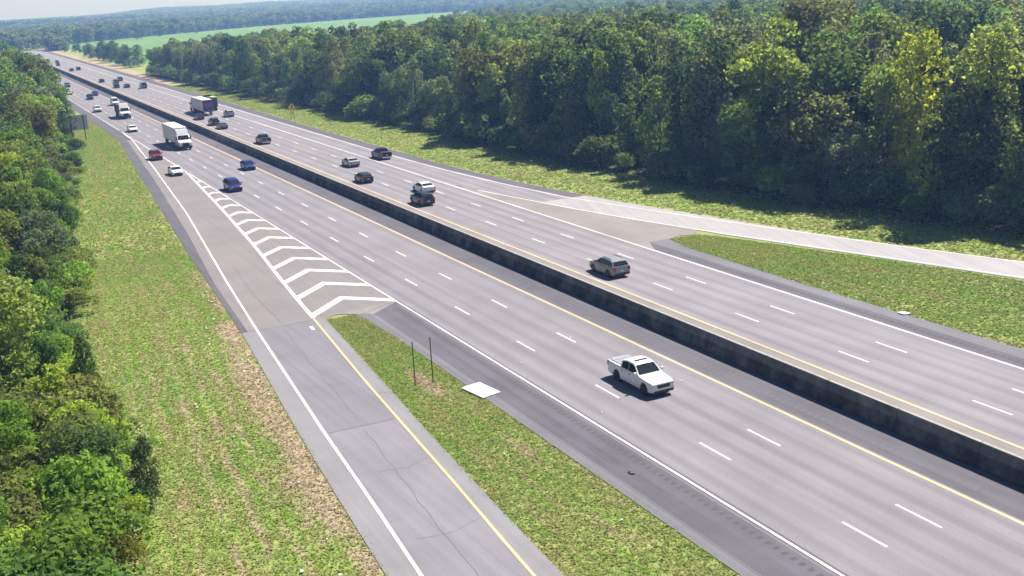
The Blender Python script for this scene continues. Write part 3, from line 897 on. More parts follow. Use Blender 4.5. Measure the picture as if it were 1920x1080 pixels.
# --- the rest of the forest and the far woodland: one mass each, instanced
def mass(name, pts, keys, merged):
    """pts: (x, y, z, keyindex, sx, sz, tint)"""
    coll = bpy.data.collections.new(name + '_forms')
    for i, k in enumerate(keys):
        p = PROTO[k]
        if merged:
            me = p['crown'].copy(); ob = bpy.data.objects.new(f'tree_form_{chr(97 + i)}', me)
            coll.objects.link(ob)
    me = bpy.data.meshes.new(name)
    me.from_pydata([(p[0], p[1], p[2]) for p in pts], [], [])
    n = len(pts)
    a = me.attributes.new('form', 'INT', 'POINT'); a.data.foreach_set('value', [p[3] for p in pts])
    a = me.attributes.new('turn', 'FLOAT', 'POINT'); a.data.foreach_set('value', [random.uniform(0, 6.28) for _ in pts])
    a = me.attributes.new('size', 'FLOAT_VECTOR', 'POINT'); a.data.foreach_set('vector', [c for p in pts for c in (p[4], p[4], p[5])])
    a = me.attributes.new('tint', 'FLOAT_COLOR', 'POINT'); a.data.foreach_set('color', [c for p in pts for c in (*p[6], 1.0)])
    ob = bpy.data.objects.new(name, me); link(ob)
    g = bpy.data.node_groups.new(name, 'GeometryNodeTree')
    g.interface.new_socket('Geometry', in_out='INPUT', socket_type='NodeSocketGeometry')
    g.interface.new_socket('Geometry', in_out='OUTPUT', socket_type='NodeSocketGeometry')
    gi = g.nodes.new('NodeGroupInput'); go = g.nodes.new('NodeGroupOutput')
    ip = g.nodes.new('GeometryNodeInstanceOnPoints'); ci = g.nodes.new('GeometryNodeCollectionInfo')
    ci.inputs['Collection'].default_value = coll
    ci.inputs['Separate Children'].default_value = True; ci.inputs['Reset Children'].default_value = True
    def na(nm, t):
        q = g.nodes.new('GeometryNodeInputNamedAttribute'); q.data_type = t; q.inputs[0].default_value = nm
        return [s for s in q.outputs if s.enabled and s.name == 'Attribute'][0]
    g.links.new(gi.outputs[0], ip.inputs['Points']); g.links.new(ci.outputs[0], ip.inputs['Instance'])
    ip.inputs['Pick Instance'].default_value = True
    g.links.new(na('form', 'INT'), ip.inputs['Instance Index'])
    g.links.new(na('size', 'FLOAT_VECTOR'), ip.inputs['Scale'])
    cx = g.nodes.new('ShaderNodeCombineXYZ'); g.links.new(na('turn', 'FLOAT'), cx.inputs[2])
    g.links.new(cx.outputs[0], ip.inputs['Rotation']); g.links.new(ip.outputs[0], go.inputs[0])
    md = ob.modifiers.new('scatter', 'NODES'); md.node_group = g
    ob['kind'] = 'stuff'
    return ob
KEYS = ['round0', 'round1', 'round2', 'cone0', 'cone1', 'cone2', 'column0', 'column1', 'ragged0', 'ragged1', 'ragged2', 'pine0', 'pine1']
pts = []
for (x, y, k, H, colr) in rest:
    s = H / PROTO[k]['H'] * random.uniform(.95, 1.1)
    pts.append((x, y, GRASS_Z, KEYS.index(k), s * random.uniform(.95, 1.2) * (1.0 if math.hypot(x, y) < 450 else 1.25), s, jitter(GREENS[colr])))
o = mass('forest', pts, KEYS, True)
tag(o, 'forest canopy stretching away behind the front trees', 'forest')

# coarse crown forms for the woodland kilometres away
for i in range(3): make_proto(f'coarse{i}', 'round', 20, 1.9, 0.8, 120 + i)
def hill_z(x, y):
    d = np.hypot(x, y)
    a = np.arctan2(y, x)
    rise = np.clip((d - 2100) / 2600, 0, 1); rise = rise * rise * (3 - 2 * rise)
    prof_ = 6 + 16 * np.clip((-a - 0.10) / 0.22, 0, 1) + 4 * np.sin(a * 31 + 1) + 2.5 * np.sin(a * 67) - 12 * np.clip((a + 0.10) / 0.10, 0, 1)
    return rise * prof_ - 1.0
pts = []
rnd = random.Random(5)
# belt along the far side of the field and woods round the end of the road
edge = [(1160, -96), (1250, -180), (1436, -356), (1541, -519), (1605, -645), (1640, -800)]
def beyond_field(x, y):
    ex = np.interp(-y, [-2000, -30, 76, 96, 180, 356, 519, 645, 800, 4000], [900, 905, 965, 1120, 1255, 1440, 1545, 1609, 1650, 1800])
    return x > ex
for _ in range(60000):
    d = math.sqrt(rnd.uniform(880 ** 2, 5200 ** 2)); a = rnd.uniform(-0.50, 0.06)
    x, y = d * math.cos(a), d * math.sin(a)
    if not beyond_field(x, y): continue
    if -76 < y < -24 and x < 1010: continue
    if d > 2200 and rnd.random() > 0.42: continue
    if d < 2200 and rnd.random() > 0.8: continue
    H = rnd.uniform(12, 17) * (1.0 if d < 2200 else 1.35)
    z = float(hill_z(x, y)) if d > 2100 else GRASS_Z
    s = H / 20 * 1.05
    c = rnd.choice(['dark', 'mid', 'dark', 'olive', 'grey'])
    pts.append((x, y, max(z, GRASS_Z) - 0.5, rnd.randrange(3), s * (1.25 if d < 2200 else 1.9), s, jitter(GREENS[c])))
ed = [(960, -78), (1080, -92), (1165, -98), (1255, -180), (1440, -356), (1545, -519), (1609, -645), (1650, -800)]
for i in range(len(ed) - 1):
    (ax, ay), (bx, by) = ed[i], ed[i + 1]
    n = int(math.hypot(bx - ax, by - ay) / 6)
    for j in range(n):
        f = j / n; sz = rnd.uniform(9, 15) / 20
        pts.append((ax + (bx - ax) * f + rnd.uniform(-1, 6), ay + (by - ay) * f + rnd.uniform(-2, 2), GRASS_Z - 1.5, rnd.randrange(3), sz * 1.4, sz, jitter(GREENS[rnd.choice(['dark', 'mid'])])))
o = mass('distant_woodland', pts, ['coarse0', 'coarse1', 'coarse2'], True)
tag(o, 'blue hazy woodland beyond the crop field', 'woodland')

# hills
A = np.linspace(-0.75, 0.45, 90); D = np.concatenate([np.linspace(2090, 5000, 40), np.linspace(5200, 6600, 6)])
AA, DD = np.meshgrid(A, D, indexing='ij')
HX, HY = DD * np.cos(AA), DD * np.sin(AA)
HX = np.minimum(HX, 6950)
HZ = hill_z(HX, HY)
hm = bpy.data.meshes.new('hills')
ii = np.arange(HX.size).reshape(HX.shape)
hq = np.stack([ii[:-1, :-1], ii[:-1, 1:], ii[1:, 1:], ii[1:, :-1]], -1).reshape(-1, 4)
hm.from_pydata(np.stack([HX, HY, HZ], -1).reshape(-1, 3).tolist(), [], hq.tolist())
hm.materials.append(simple('wooded_hillside', (0.04, 0.06, 0.026), 0.95, vary=0.4, scale=0.02)); hm.update()
ho = link(bpy.data.objects.new('hills', hm)); ho['kind'] = 'structure'

# ------------------------------------------------------------------ grass blades on the verges
def tufts(n, x0, x1, lo, hi, size, rng):
    x = rng.uniform(x0, x1, n); y = lo(x) + (hi(x) - lo(x)) * rng.uniform(0, 1, n)
    return x, y
def build_grass(name, parts):
    Vs = []; dr = []; vv = []; so = []
    for (n, x0, x1, lo, hi, size) in parts:
        x, y = tufts(n, x0, x1, lo, hi, size, RNG)
        keep = RNG.uniform(0, 1, n) > dryness(x, y) * 0.65
        x, y = x[keep], y[keep]; m = len(x)
        for b_ in range(3):
            a = RNG.uniform(0, 2 * np.pi, m); s = size * RNG.uniform(.6, 1.4, m)
            bx = x + RNG.normal(0, size * .35, m); by = y + RNG.normal(0, size * .35, m)
            ca, sa = np.cos(a), np.sin(a)
            lean = RNG.uniform(.3, 1.1, m) * s
            h = s * RNG.uniform(.25, .58, m)
            z0 = np.full(m, GRASS_Z - 0.01)
            p0 = np.stack([bx - sa * s * .45, by + ca * s * .45, z0], -1)
            p1 = np.stack([bx + sa * s * .45, by - ca * s * .45, z0], -1)
            p2 = np.stack([bx + ca * lean, by + sa * lean, z0 + h], -1)
            Vs.append(np.stack([p0, p1, p2], 1)); dr.append(dryness(x, y)); vv.append(RNG.uniform(0, 1, m)); so.append(np.zeros(m))
    me = quad_cloud(name, np.concatenate(Vs), M['blade'], {'dry': np.concatenate(dr), 'v': np.concatenate(vv), 'soil': np.concatenate(so)}, 3)
    o = link(bpy.data.objects.new(name, me)); o['kind'] = 'stuff'
    return o
e1 = lambda f, d: (lambda x: f(x) + d)
g = build_grass('grass', [
    (70000, 28, 130, e1(verge_ramp_edge, -0.10), tree_left, 0.16),
    (26000, 130, 330, e1(verge_ramp_edge, 0.10), tree_left, 0.28),
    (34000, 28, 90.5, e1(gore_right, -0.10), e1(gore_left, 0.10), 0.15),
    (26000, 40, 97.2, fgore_far, fgore_near, 0.22),
    (40000, 48, 420, tree_right, e1(far_outer, -0.15), 0.30)])
tag(g, 'mown roadside grass with paler dry patches', 'grass')

# ------------------------------------------------------------------ vehicles
def interp(pts, x):
    return float(np.interp(x, [p[0] for p in pts], [p[1] for p in pts]))
def wheel(root, x, y, R, W, side, near=True):
    m = MB()
    m.lathe_y([(-W / 2, R * .62), (-W / 2, R * .93), (-W / 2 + .03, R), (W / 2 - .03, R), (W / 2, R * .93), (W / 2, R * .62)], 20, 0)
    o = m.build('wheel', M['tyre'], root, 40); o.location = (x, y, R)
    m = MB()
    yo = side * (W / 2 + .004)
    rim = [(0, R * .63), (yo * 1.0, R * .63)] if side > 0 else [(yo * 1.0, R * .63), (0, R * .63)]
    m.lathe_y([(yo - .02, R * .63), (yo + .004, R * .60)] if side > 0 else [(yo - .004, R * .60), (yo + .02, R * .63)], 18, 1)
    for k in range(5):
        a = 2 * math.pi * k / 5
        d = Vector((math.cos(a), 0, math.sin(a))); t = Vector((-math.sin(a), 0, math.cos(a)))
        p = [d * R * .1 + t * R * .09, d * R * .1 - t * R * .09, d * R * .58 - t * R * .06, d * R * .58 + t * R * .06]
        y1 = yo + side * .012
        q = [(v.x, y1, v.z) for v in p]
        m.poly(q if side < 0 else q[::-1], 0)
        m.poly(q[::-1] if side < 0 else q, 0)
    m.build('rim', [M['rim'], M['trim']], o)
    return o

SPECS = {
    'sedan': dict(L=4.85, W=1.84, H=1.46, wb=2.8, R=.335, gc=.2, top=[(-2.43, .78), (-2.36, .98), (-1.75, 1.05), (-1.2, .98), (.95, .96), (1.1, .94), (2.1, .76), (2.35, .66), (2.43, .55)],
                  cab=[(-1.85, 1.04), (-1.15, 1.36), (-.45, 1.45), (.05, 1.44), (.42, 1.37), (1.2, .94)], belt=.98, sidex=(-1.55, 1.0), posts=(-.72, .02), nwin=2),
    'hatch': dict(L=4.4, W=1.80, H=1.5, wb=2.65, R=.325, gc=.18, top=[(-2.2, .75), (-2.13, 1.0), (-1.9, 1.02), (.95, .98), (1.15, .95), (1.95, .78), (2.15, .66), (2.2, .55)],
                  cab=[(-2.1, 1.02), (-1.6, 1.38), (-.8, 1.49), (.0, 1.49), (.4, 1.42), (1.25, .96)], belt=1.0, sidex=(-1.7, 1.0), posts=(-.75, .0), nwin=2),
    'suv': dict(L=4.75, W=1.92, H=1.74, wb=2.8, R=.37, gc=.24, top=[(-2.37, .8), (-2.3, 1.12), (-2.1, 1.16), (1.0, 1.12), (1.2, 1.1), (2.1, .98), (2.3, .86), (2.37, .66)],
                cab=[(-2.28, 1.14), (-1.88, 1.58), (-1.2, 1.71), (-.2, 1.73), (.25, 1.66), (1.12, 1.1)], belt=1.14, sidex=(-1.95, .9), posts=(-1.18, -.2), nwin=3),
    'minivan': dict(L=5.1, W=1.98, H=1.78, wb=3.05, R=.35, gc=.2, top=[(-2.55, .8), (-2.5, 1.08), (-2.3, 1.1), (1.5, 1.05), (1.6, 1.02), (2.3, .88), (2.5, .74), (2.55, .6)],
                    cab=[(-2.5, 1.08), (-2.2, 1.6), (-1.6, 1.75), (-.1, 1.76), (.5, 1.66), (1.65, 1.03)], belt=1.08, sidex=(-2.2, 1.35), posts=(-1.1, .1), nwin=3),
    'pickup': dict(L=5.7, W=1.98, H=1.86, wb=3.45, R=.40, gc=.3, top=[(-2.85, .9), (-2.8, 1.26), (-1.1, 1.26), (-1.05, 1.2), (1.15, 1.18), (1.3, 1.17), (2.5, 1.06), (2.75, .95), (2.85, .7)],
                   cab=[(-1.1, 1.2), (-1.0, 1.72), (-.5, 1.84), (.25, 1.84), (.5, 1.77), (1.25, 1.17)], belt=1.2, sidex=(-.98, 1.05), posts=(-.1,), nwin=2, bed=(-2.72, -1.2)),
    'van': dict(L=5.9, W=2.05, H=2.3, wb=3.7, R=.36, gc=.22, top=[(-2.95, .9), (-2.92, 1.3), (1.9, 1.25), (2.0, 1.2), (2.75, 1.0), (2.92, .8), (2.95, .6)],
                cab=[(-2.93, 1.28), (-2.88, 2.1), (-2.4, 2.28), (.6, 2.28), (1.0, 2.2), (2.1, 1.2)], belt=1.28, sidex=(.0, 1.75), posts=(), nwin=1),
}
def make_vehicle(kind, bed_mat=None, sunroof=False):
    s = SPECS[kind]
    L, W, H, R, gc = s['L'], s['W'], s['H'], s['R'], s['gc']
    root = empty(kind if kind != 'suv' else 'sport_utility_car')
    root.name = {'sedan': 'sedan_car', 'hatch': 'hatchback_car', 'suv': 'crossover_car', 'minivan': 'minivan', 'pickup': 'pickup_truck', 'van': 'panel_van'}[kind]
    fx = s['wb'] / 2 + (0.08 if kind != 'pickup' else 0.15); rx = fx - s['wb']
    Ra = R + 0.075
    xs_ = sorted(set([round(v, 3) for v in list(np.linspace(-L / 2, L / 2, 44)) + [p[0] for p in s['top']] + [c + d for c in (fx, rx) for d in (-Ra, Ra, -Ra + .02, Ra - .02, -Ra * .7, Ra * .7, -Ra * .4, Ra * .4, 0)]]))
    rings = []
    for x in xs_:
        if abs(x) > L / 2: continue
        e = max(0, (abs(x) - (L / 2 - .75)) / .75)
        w = W / 2 * (1 - (.13 if x > 0 else .08) * e * e)
        zs = interp(s['top'], x)
        zb = gc + .10 * e * e
        for c in (fx, rx):
            if abs(x - c) < Ra: zb = max(zb, R + math.sqrt(Ra * Ra - (x - c) ** 2) - .01)
        zb = min(zb, zs - .16)
        zm = zb + (zs - zb) * .5
        half = [(w * .9, zb), (w * .99, zb + .03), (w, zm), (w * .985, zs - .10), (w * .955, zs - .035), (w * .88, zs), (w * .45, zs + .025), (w * .0 + .001, zs + .03)]
        ring = [(x, y, z) for y, z in half] + [(x, -y, z) for y, z in half[::-1]]
        rings.append(ring)
    m = MB(); m.loft(rings)
    body = m.build('body', M['paint'], root, 38); body['tint'] = (.5, .5, .5)
    # dark underbody
    m = MB(); m.box(-L / 2 + .25, L / 2 - .25, -W * .36, W * .36, gc - .02, .62)
    m.build('underbody', M['trim'], root)
    # cabin
    belt = s['belt']; cab = s['cab']; wb_ = W / 2 * .955
    wr = wb_ - (H - belt) * .33
    def cz(x): return interp(cab, x)
    rings = []
    cx = sorted(set([p[0] for p in cab] + list(np.linspace(cab[0][0], cab[-1][0], 22))))
    for x in cx:
        zt = max(cz(x), belt - .04); t = max(0, (zt - belt) / (H - belt))
        yt = wb_ - (wb_ - wr) * t
        zl = belt - .06
        half = [(wb_, zl), (wb_ - (wb_ - wr) * t * .93, zl + (zt - zl) * .93), (yt * .95, zt - .012 * t), (yt * .8, zt + .008 * t), (yt * .4, zt + .022 * t), (.001, zt + .026 * t)]
        rings.append([(x, y, z) for y, z in half] + [(x, -y, z) for y, z in half[::-1]])
    m = MB(); m.loft(rings)
    c_ = m.build('cabin', M['paint'], root, 32); c_['tint'] = (.5, .5, .5)
    def ysurf(z): return wb_ - (wb_ - wr) * max(0, (z - belt)) / (H - belt)
    # windscreen and rear window, laid just proud of the slopes
    def slope_glass(name, xa, xb, lo=.10, hi=.90):
        za, zb2 = cz(xa), cz(xb)
        p = []
        rows_ = []
        n = Vector((-(zb2 - za), 0, (xb - xa))).normalized()
        if n.z < 0: n = -n
        for f in (lo, hi):
            x = xa + (xb - xa) * f; z = za + (zb2 - za) * f
            t = max(0, (z - belt) / (H - belt)); y = (wb_ - (wb_ - wr) * t) * .93 - .02
            rows_.append([(x + n.x * .03, yy, z + n.z * .03 + (.016 * t if abs(yy) < .1 else 0)) for yy in (-y, -y * .5, 0, y * .5, y)])
        m = MB()
        for i in range(4):
            m.poly([rows_[0][i], rows_[0][i + 1], rows_[1][i + 1], rows_[1][i]])
        return m.build(name, M['glass'], root)
    slope_glass('windscreen', cab[-1][0], cab[-2][0])
    slope_glass('rear_window', cab[0][0], cab[1][0], .12 if kind != 'sedan' else .2, .9)
    # side windows
    a0, a1 = s['sidex']; cuts = [a0] + list(s['posts']) + [a1]
    for side in (-1, 1):
        for i in range(len(cuts) - 1):
            xa, xb = cuts[i] + .035, cuts[i + 1] - .035
            zl = belt + .03
            pts_ = [(xa, zl), (xb, zl)]
            top = []
            for x in np.linspace(xb, xa, 5):
                z = zl + (cz(x) - zl) * .80
                top.append((x, max(z, zl + .02)))
            pts_ += top
            q = [(x, side * (ysurf(z) + .012), z) for x, z in pts_]
            m = MB(); m.poly(q if side < 0 else q[::-1]); m.build('side_window', M['glass'], root)
    # doors, each a shell slightly proud of the flank, with its handle
    dc = [cuts[0], ] + list(s['posts']) + [cuts[-1] + .12]
    if s['nwin'] == 3: dc = list(s['posts'])[-2:] + [cuts[-1] + .12]; dc = [s['posts'][0], s['posts'][1], cuts[-1] + .1]
    if s['nwin'] == 1: dc = [.75, 1.75]
    for side in (-1, 1):
        for i in range(len(dc) - 1):
            xa, xb = max(dc[i], rx + Ra + .04) + .02, min(dc[i + 1], fx - Ra - .04) - .02
            if xb - xa < .3: continue
            y = side * (W / 2 + .004); zl, zh = gc + .14, belt - .16
            m = MB(); m.box(xa, xb, min(y, y - side * .03), max(y, y - side * .03), zl, zh)
            d = m.build('door', M['paint'], root); d['tint'] = (.5, .5, .5)
            m = MB(); y2 = y + side * .018; m.box(xa + .06, xa + .24, min(y, y2), max(y, y2), zh - .08, zh - .045)
            m.build('handle', M['trim'], d)
    # wheels
    for x in (fx, rx):
        for side in (-1, 1):
            wheel(root, x, side * (W / 2 - .125), R, .235, side)
    # lights, grille, bumpers, plates, mirrors
    zf = interp(s['top'], L / 2 - .25); ef = W / 2 * .82
    for side in (-1, 1):
        m = MB(); y0, y1 = sorted((side * ef * .58, side * (ef + .04)))
        m.box(L / 2 - .34, L / 2 - .035, y0, y1, zf - .22, zf - .07); m.build('headlight', M['lamp'], root)
        m = MB(); zr = interp(s['top'], -L / 2 + .1)
        hh = .32 if kind in ('suv', 'van', 'pickup', 'minivan') else .16
        y0, y1 = sorted((side * W / 2 * .70, side * W / 2 * .945))
        m.box(-L / 2 - .012, -L / 2 + .25, y0, y1, zr - hh - .06, zr - .06); m.build('taillight', M['red_lamp'], root)
        m = MB(); ym = side * (W / 2 + .1); xm = cuts[-1] - .02
        m.box(xm - .08, xm + .08, min(ym - .09, ym + .09), max(ym - .09, ym + .09), belt + .02, belt + .19)
        m.box(xm - .03, xm + .03, min(side * (W / 2 - .1), ym), max(side * (W / 2 - .1), ym), belt + .02, belt + .07)
        mi = m.build('wing_mirror', M['paint'], root); mi['tint'] = (.5, .5, .5)
    m = MB(); m.box(L / 2 - .2, L / 2 + .012, -W * .25, W * .25, zf - .36, zf - .12); m.build('grille', M['trim'], root)
    m = MB(); m.box(L / 2 - .25, L / 2 + .03, -W * .40, W * .40, gc + .03, gc + .2); m.build('front_bumper', M['trim'], root)
    m = MB(); m.box(-L / 2 - .035, -L / 2 + .22, -W * .43, W * .43, gc + .06, gc + .27); m.build('rear_bumper', M['chrome'] if kind == 'pickup' else M['trim'], root)
    m = MB(); m.box(-L / 2 - .02, -L / 2 + .02, -.17, .17, .62 if kind != 'pickup' else .78, .76 if kind != 'pickup' else .92); m.build('number_plate', M['plate'], root)
    if 'bed' in s:
        xa, xb = s['bed']
        m = MB(); m.box(xa, xb, -W * .40, W * .40, 1.27, 1.305)
        m.build('bed_cover', bed_mat or M['trim'], root)
        m = MB()
        for k in (1, 2): 
            x = xa + (xb - xa) * k / 3; m.box(x - .015, x + .015, -W * .40, W * .40, 1.305, 1.312)
        m.build('cover_seam', M['trim'], root)
    if sunroof:
        m = MB(); m.box(-.05, .22, -.5, .5, 1.845, 1.873); m.build('sunroof', M['glass'], root)
    if kind == 'suv':
        for side in (-1, 1):
            m = MB(); y = side * (wr * .86); m.box(-1.5, .1, y - .02, y + .02, 1.745, 1.775); m.build('roof_rail', M['trim'], root)
    return root

def paint(root, col):
    def rec(o):
        if 'tint' in o: o['tint'] = col
        for c in o.children: rec(c)
    rec(root)
    return root
PROT_V = {}
def vehicle(kind, x, y, heading, col, label, group=None, cat=None, **kw):
    key = kind + str(sorted(kw.items(), key=lambda t: t[0])) if kw else kind
    if key not in PROT_V:
        r = make_vehicle(kind, **kw); PROT_V[key] = r
    else:
        r = copy_tree(PROT_V[key])
    r.location = (x, y, 0.006); r.rotation_euler = (0, 0, 0 if heading > 0 else math.pi)
    paint(r, col)
    cats = {'sedan': 'car', 'hatch': 'car', 'suv': 'car', 'minivan': 'minivan', 'pickup': 'pickup truck', 'van': 'van'}
    tag(r, label, cat or cats[kind], group)
    return r
WHITE, SILVER, GREY, DGREY, BLACK = (.78, .78, .80), (.40, .40, .42), (.12, .12, .125), (.028, .024, .032), (.008, .008, .011)
NAVY, BLUE, RED, MAROON, GREEN, BEIGE = (.012, .015, .17), (.015, .03, .17), (.22, .012, .018), (.018, .013, .034), (.012, .035, .03), (.27, .265, .285)
GN, GF = 'vehicles coming along the near carriageway', 'vehicles leaving along the far carriageway'
# near carriageway, driving towards the camera
vehicle('pickup', 61.05, -39.4, -1, WHITE, 'white crew-cab pickup with a covered bed, nearest vehicle on the near carriageway', GN, bed_mat=M['bed_grey'], sunroof=True)
vehicle('minivan', 167.2, -35.3, -1, NAVY, 'dark blue minivan passing beside the chevron markings', GN)
vehicle('hatch', 187.3, -42.5, -1, BLUE, 'blue hatchback in the lane next to the median on the near carriageway', GN)
vehicle('sedan', 191.0, -31.0, -1, WHITE, 'white sedan on the slip road above the chevron tip', GN)
vehicle('suv', 214.2, -31.6, -1, RED, 'dark red crossover beside the near carriageway edge line', GN)
vehicle('sedan', 270.0, -35.4, -1, WHITE, 'white sedan behind the white box truck, in the right lane', GN)
vehicle('suv', 334.5, -35.2, -1, WHITE, 'white crossover with a dark windscreen left of the black and white truck', GN)
vehicle('van', 353.5, -42.4, -1, WHITE, 'white van following close behind the black and white truck', GN)
vehicle('suv', 386.6, -38.9, -1, GREEN, 'dark green crossover left of a dark blue car far up the near carriageway', GN)
vehicle('sedan', 403.5, -42.4, -1, BLUE, 'dark blue sedan beside the median far up the near carriageway', GN)
vehicle('sedan', 420.0, -35.6, -1, WHITE, 'white sedan half hidden by roadside trees on the near carriageway', GN)
vehicle('suv', 464.5, -39.2, -1, GREY, 'grey crossover just above the white sedan near the trees', GN)
vehicle('suv', 613.0, -42.2, -1, RED, 'small distant red car at the tree edge on the near carriageway', GN)
# far carriageway, driving away
vehicle('suv', 88.75, -53.95, 1, BEIGE, 'silver crossover with a pale roof, nearest vehicle on the far carriageway', GF)
vehicle('suv', 136.0, -53.65, 1, MAROON, 'dark purplish crossover next to the median in front of a white sedan', GF)
vehicle('sedan', 144.6, -57.4, 1, WHITE, 'white sedan partly behind the dark purplish crossover', GF)
vehicle('hatch', 159.5, -53.6, 1, (.022, .02, .04), 'dark blue-grey hatchback next to the median on the far carriageway', GF)
vehicle('sedan', 177.0, -57.4, 1, SILVER, 'silver sedan in the middle lane of the far carriageway', GF)
vehicle('pickup', 181.5, -64.6, 1, BLACK, 'black pickup in the exit lane of the far carriageway', GF)
vehicle('pickup', 221.0, -53.8, 1, (.02, .04, .04), 'dark green pickup hugging the median barrier on the far carriageway', GF)
vehicle('sedan', 256.4, -53.3, 1, GREY, 'low grey car close behind a black car by the median', GF)
vehicle('suv', 266.5, -53.6, 1, BLACK, 'black crossover just ahead of the low grey car', GF)
vehicle('sedan', 283.4, -53.5, 1, DGREY, 'dark sedan beside the decorated trailer', GF)
vehicle('suv', 283.4, -61.0, 1, SILVER, 'silver crossover behind the dark truck in the outer lane', GF)
vehicle('van', 420.5, -61.0, 1, (.20, .17, .22), 'purplish grey van alone in the outer lane far ahead', GF)
vehicle('sedan', 431.5, -56.8, 1, DGREY, 'dark sedan left of the purplish grey van', GF)
vehicle('suv', 434.5, -53.5, 1, DGREY, 'dark crossover by the median in the far cluster of three', GF)
vehicle('suv', 462.5, -57.0, 1, GREY, 'grey car behind the dark crossover in the far cluster', GF)
vehicle('suv', 478.5, -60.7, 1, (.12, .16, .17), 'bluish grey crossover at the head of the far cluster', GF)
vehicle('sedan', 478.0, -53.5, 1, DGREY, 'dark car by the median ahead of the far cluster', GF)
vehicle('sedan', 594.5, -53.2, 1, DGREY, 'tiny dark car by the median, left one of a distant pair', GF)
vehicle('suv', 599.5, -56.9, 1, DGREY, 'tiny dark car in the middle lane, right one of a distant pair', GF)
vehicle('suv', 669.0, -53.3, 1, DGREY, 'tiny dark car, lower of two specks far along the far carriageway', GF)
vehicle('sedan', 715.0, -56.6, 1, DGREY, 'tiny dark car, upper of two specks far along the far carriageway', GF)
vehicle('suv', 833.5, -53.6, 1, DGREY, 'speck of a dark car near the end of the visible road', GF)
vehicle('sedan', 862.5, -57.2, 1, DGREY, 'speck of a dark car in the middle lane near the end of the visible road', GF)

# --- trucks
def truck_wheels(root, xs_, W, R=.5):
    for x in xs_:
        for side in (-1, 1):
            wheel(root, x, side * (W / 2 - .2), R, .32, side)
def tractor(root, x0, col, dark=False, day=False):
    """cab whose nose ends at x0, local +x forward"""
    W = 2.42
    ln = 4.2
    # chassis
    m = MB(); m.box(x0 - 7.0, x0 - .4, -.5, .5, .6, .95); m.build('chassis', M['trim'], root)
    prof_ = [(x0, .55), (x0, 1.45), (x0 - .12, 1.62), (x0 - 1.35, 1.85), (x0 - 1.45, 1.95), (x0 - 2.0, 2.85), (x0 - 2.15, 2.95), (x0 - 4.0, 2.98), (x0 - 4.0, .75), (x0 - 3.1, .75), (x0 - 2.4, 1.05), (x0 - 1.6, 1.1), (x0 - .9, 1.05), (x0 - .55, .55)]
    rings = []
    for y, k in ((-W / 2, .96), (-W / 2 + .12, 1.0), (W / 2 - .12, 1.0), (W / 2, .96)):
        rings.append([(x0 - 2 + (x - (x0 - 2)) * k, y, 1.6 + (z - 1.6) * k) for x, z in prof_])
    m = MB(); m.loft(rings); c = m.build('cab', M['paint'], root, 30); c['tint'] = col
    # roof fairing
    m = MB()
    fr = [(x0 - 2.1, 2.96), (x0 - 2.9, 3.75), (x0 - 4.0, 3.98), (x0 - 4.0, 2.96)]
    m.loft([[(x, y, z if z < 3 else z - abs(y) * .06) for x, z in fr] for y in (-1.12, -.9, .9, 1.12)])
    f = m.build('roof_fairing', M['paint'], root); f['tint'] = tuple(c_ * .62 for c_ in col)
    n = Vector((.9, 0, .55)).normalized()
    m = MB(); a = Vector((x0 - 1.47, 0, 1.98)) + n * .03; b_ = Vector((x0 - 1.95, 0, 2.78)) + n * .03
    m.poly([(a.x, -1.08, a.z), (a.x, 1.08, a.z), (b_.x, .98, b_.z), (b_.x, -.98, b_.z)]); m.build('windscreen', M['glass'], root)
    for side in (-1, 1):
        m = MB(); y = side * (W / 2 + .008)
        q = [(x0 - 1.75, y, 1.95), (x0 - 2.15, y, 2.7), (x0 - 2.95, y, 2.7), (x0 - 2.95, y, 1.95)]
        m.poly(q if side > 0 else q[::-1]); m.build('side_window', M['glass'], root)
        m = MB(); y0, y1 = sorted((side * (W / 2 - .52), side * (W / 2 - .08))); m.box(x0 - .1, x0 + .03, y0, y1, .95, 1.2); m.build('headlight', M['lamp'], root)
        m = MB(); y0, y1 = sorted((side * (W / 2 + .08), side * (W / 2 + .3))); m.box(x0 - 1.75, x0 - 1.6, y0, y1, 1.95, 2.6); m.build('wing_mirror', M['trim'], root)
        m = MB(); m.tube((x0 - 4.6, side * .95, .75), (x0 - 3.2, side * .95, .75), .3, .3, 12); m.build('fuel_tank', M['chrome'], root, 40)
    m = MB(); m.box(x0 - .1, x0 + .035, -.62, .62, .85, 1.5); m.build('grille', M['trim'] if not dark else M['chrome'], root)
    m = MB(); m.box(x0 - .4, x0 + .12, -W / 2, W / 2, .38, .86); m.build('front_bumper', M['trim'], root)
    truck_wheels(root, (x0 - 1.25, x0 - 5.3, x0 - 6.5), 2.42)
def trailer(root, xa, xb, z0, z1, mats, W=2.56, doors=None, name='trailer_box'):
    m = MB(); m.box(xa, xb, -W / 2, W / 2, z0, z1); o = m.build(name, mats, root)
    # corrugation posts and rails
    for side in (-1, 1):
        for z, h in ((z0 - .02, .14), (z1 - .1, .12)):
            m = MB(); y = side * W / 2; m.box(xa - .01, xb + .01, min(y, y + side * .025), max(y, y + side * .025), z, z + h); m.build('side_rail', M['steel'], o)
    for k in (-1, 1):
        m = MB(); y0, y1 = sorted((k * .02, k * (W / 2 - .06))); m.box(xa - .035, xa, y0, y1, z0 + .06, z1 - .08); m.build('rear_door', doors or mats, o)
    m = MB(); m.box(xa - .02, xa + .12, -1.15, 1.15, .45, .6); m.box(xa + .02, xa + .1, -.8, -.7, .6, z0); m.box(xa + .02, xa + .1, .7, .8, .6, z0); m.build('underrun_bar', M['steel'], root)
    m = MB(); m.box(xa + .2, xb - .2, -.55, .55, z0 - .22, z0 - .021); m.build('subframe', M['trim'], root)
    return o
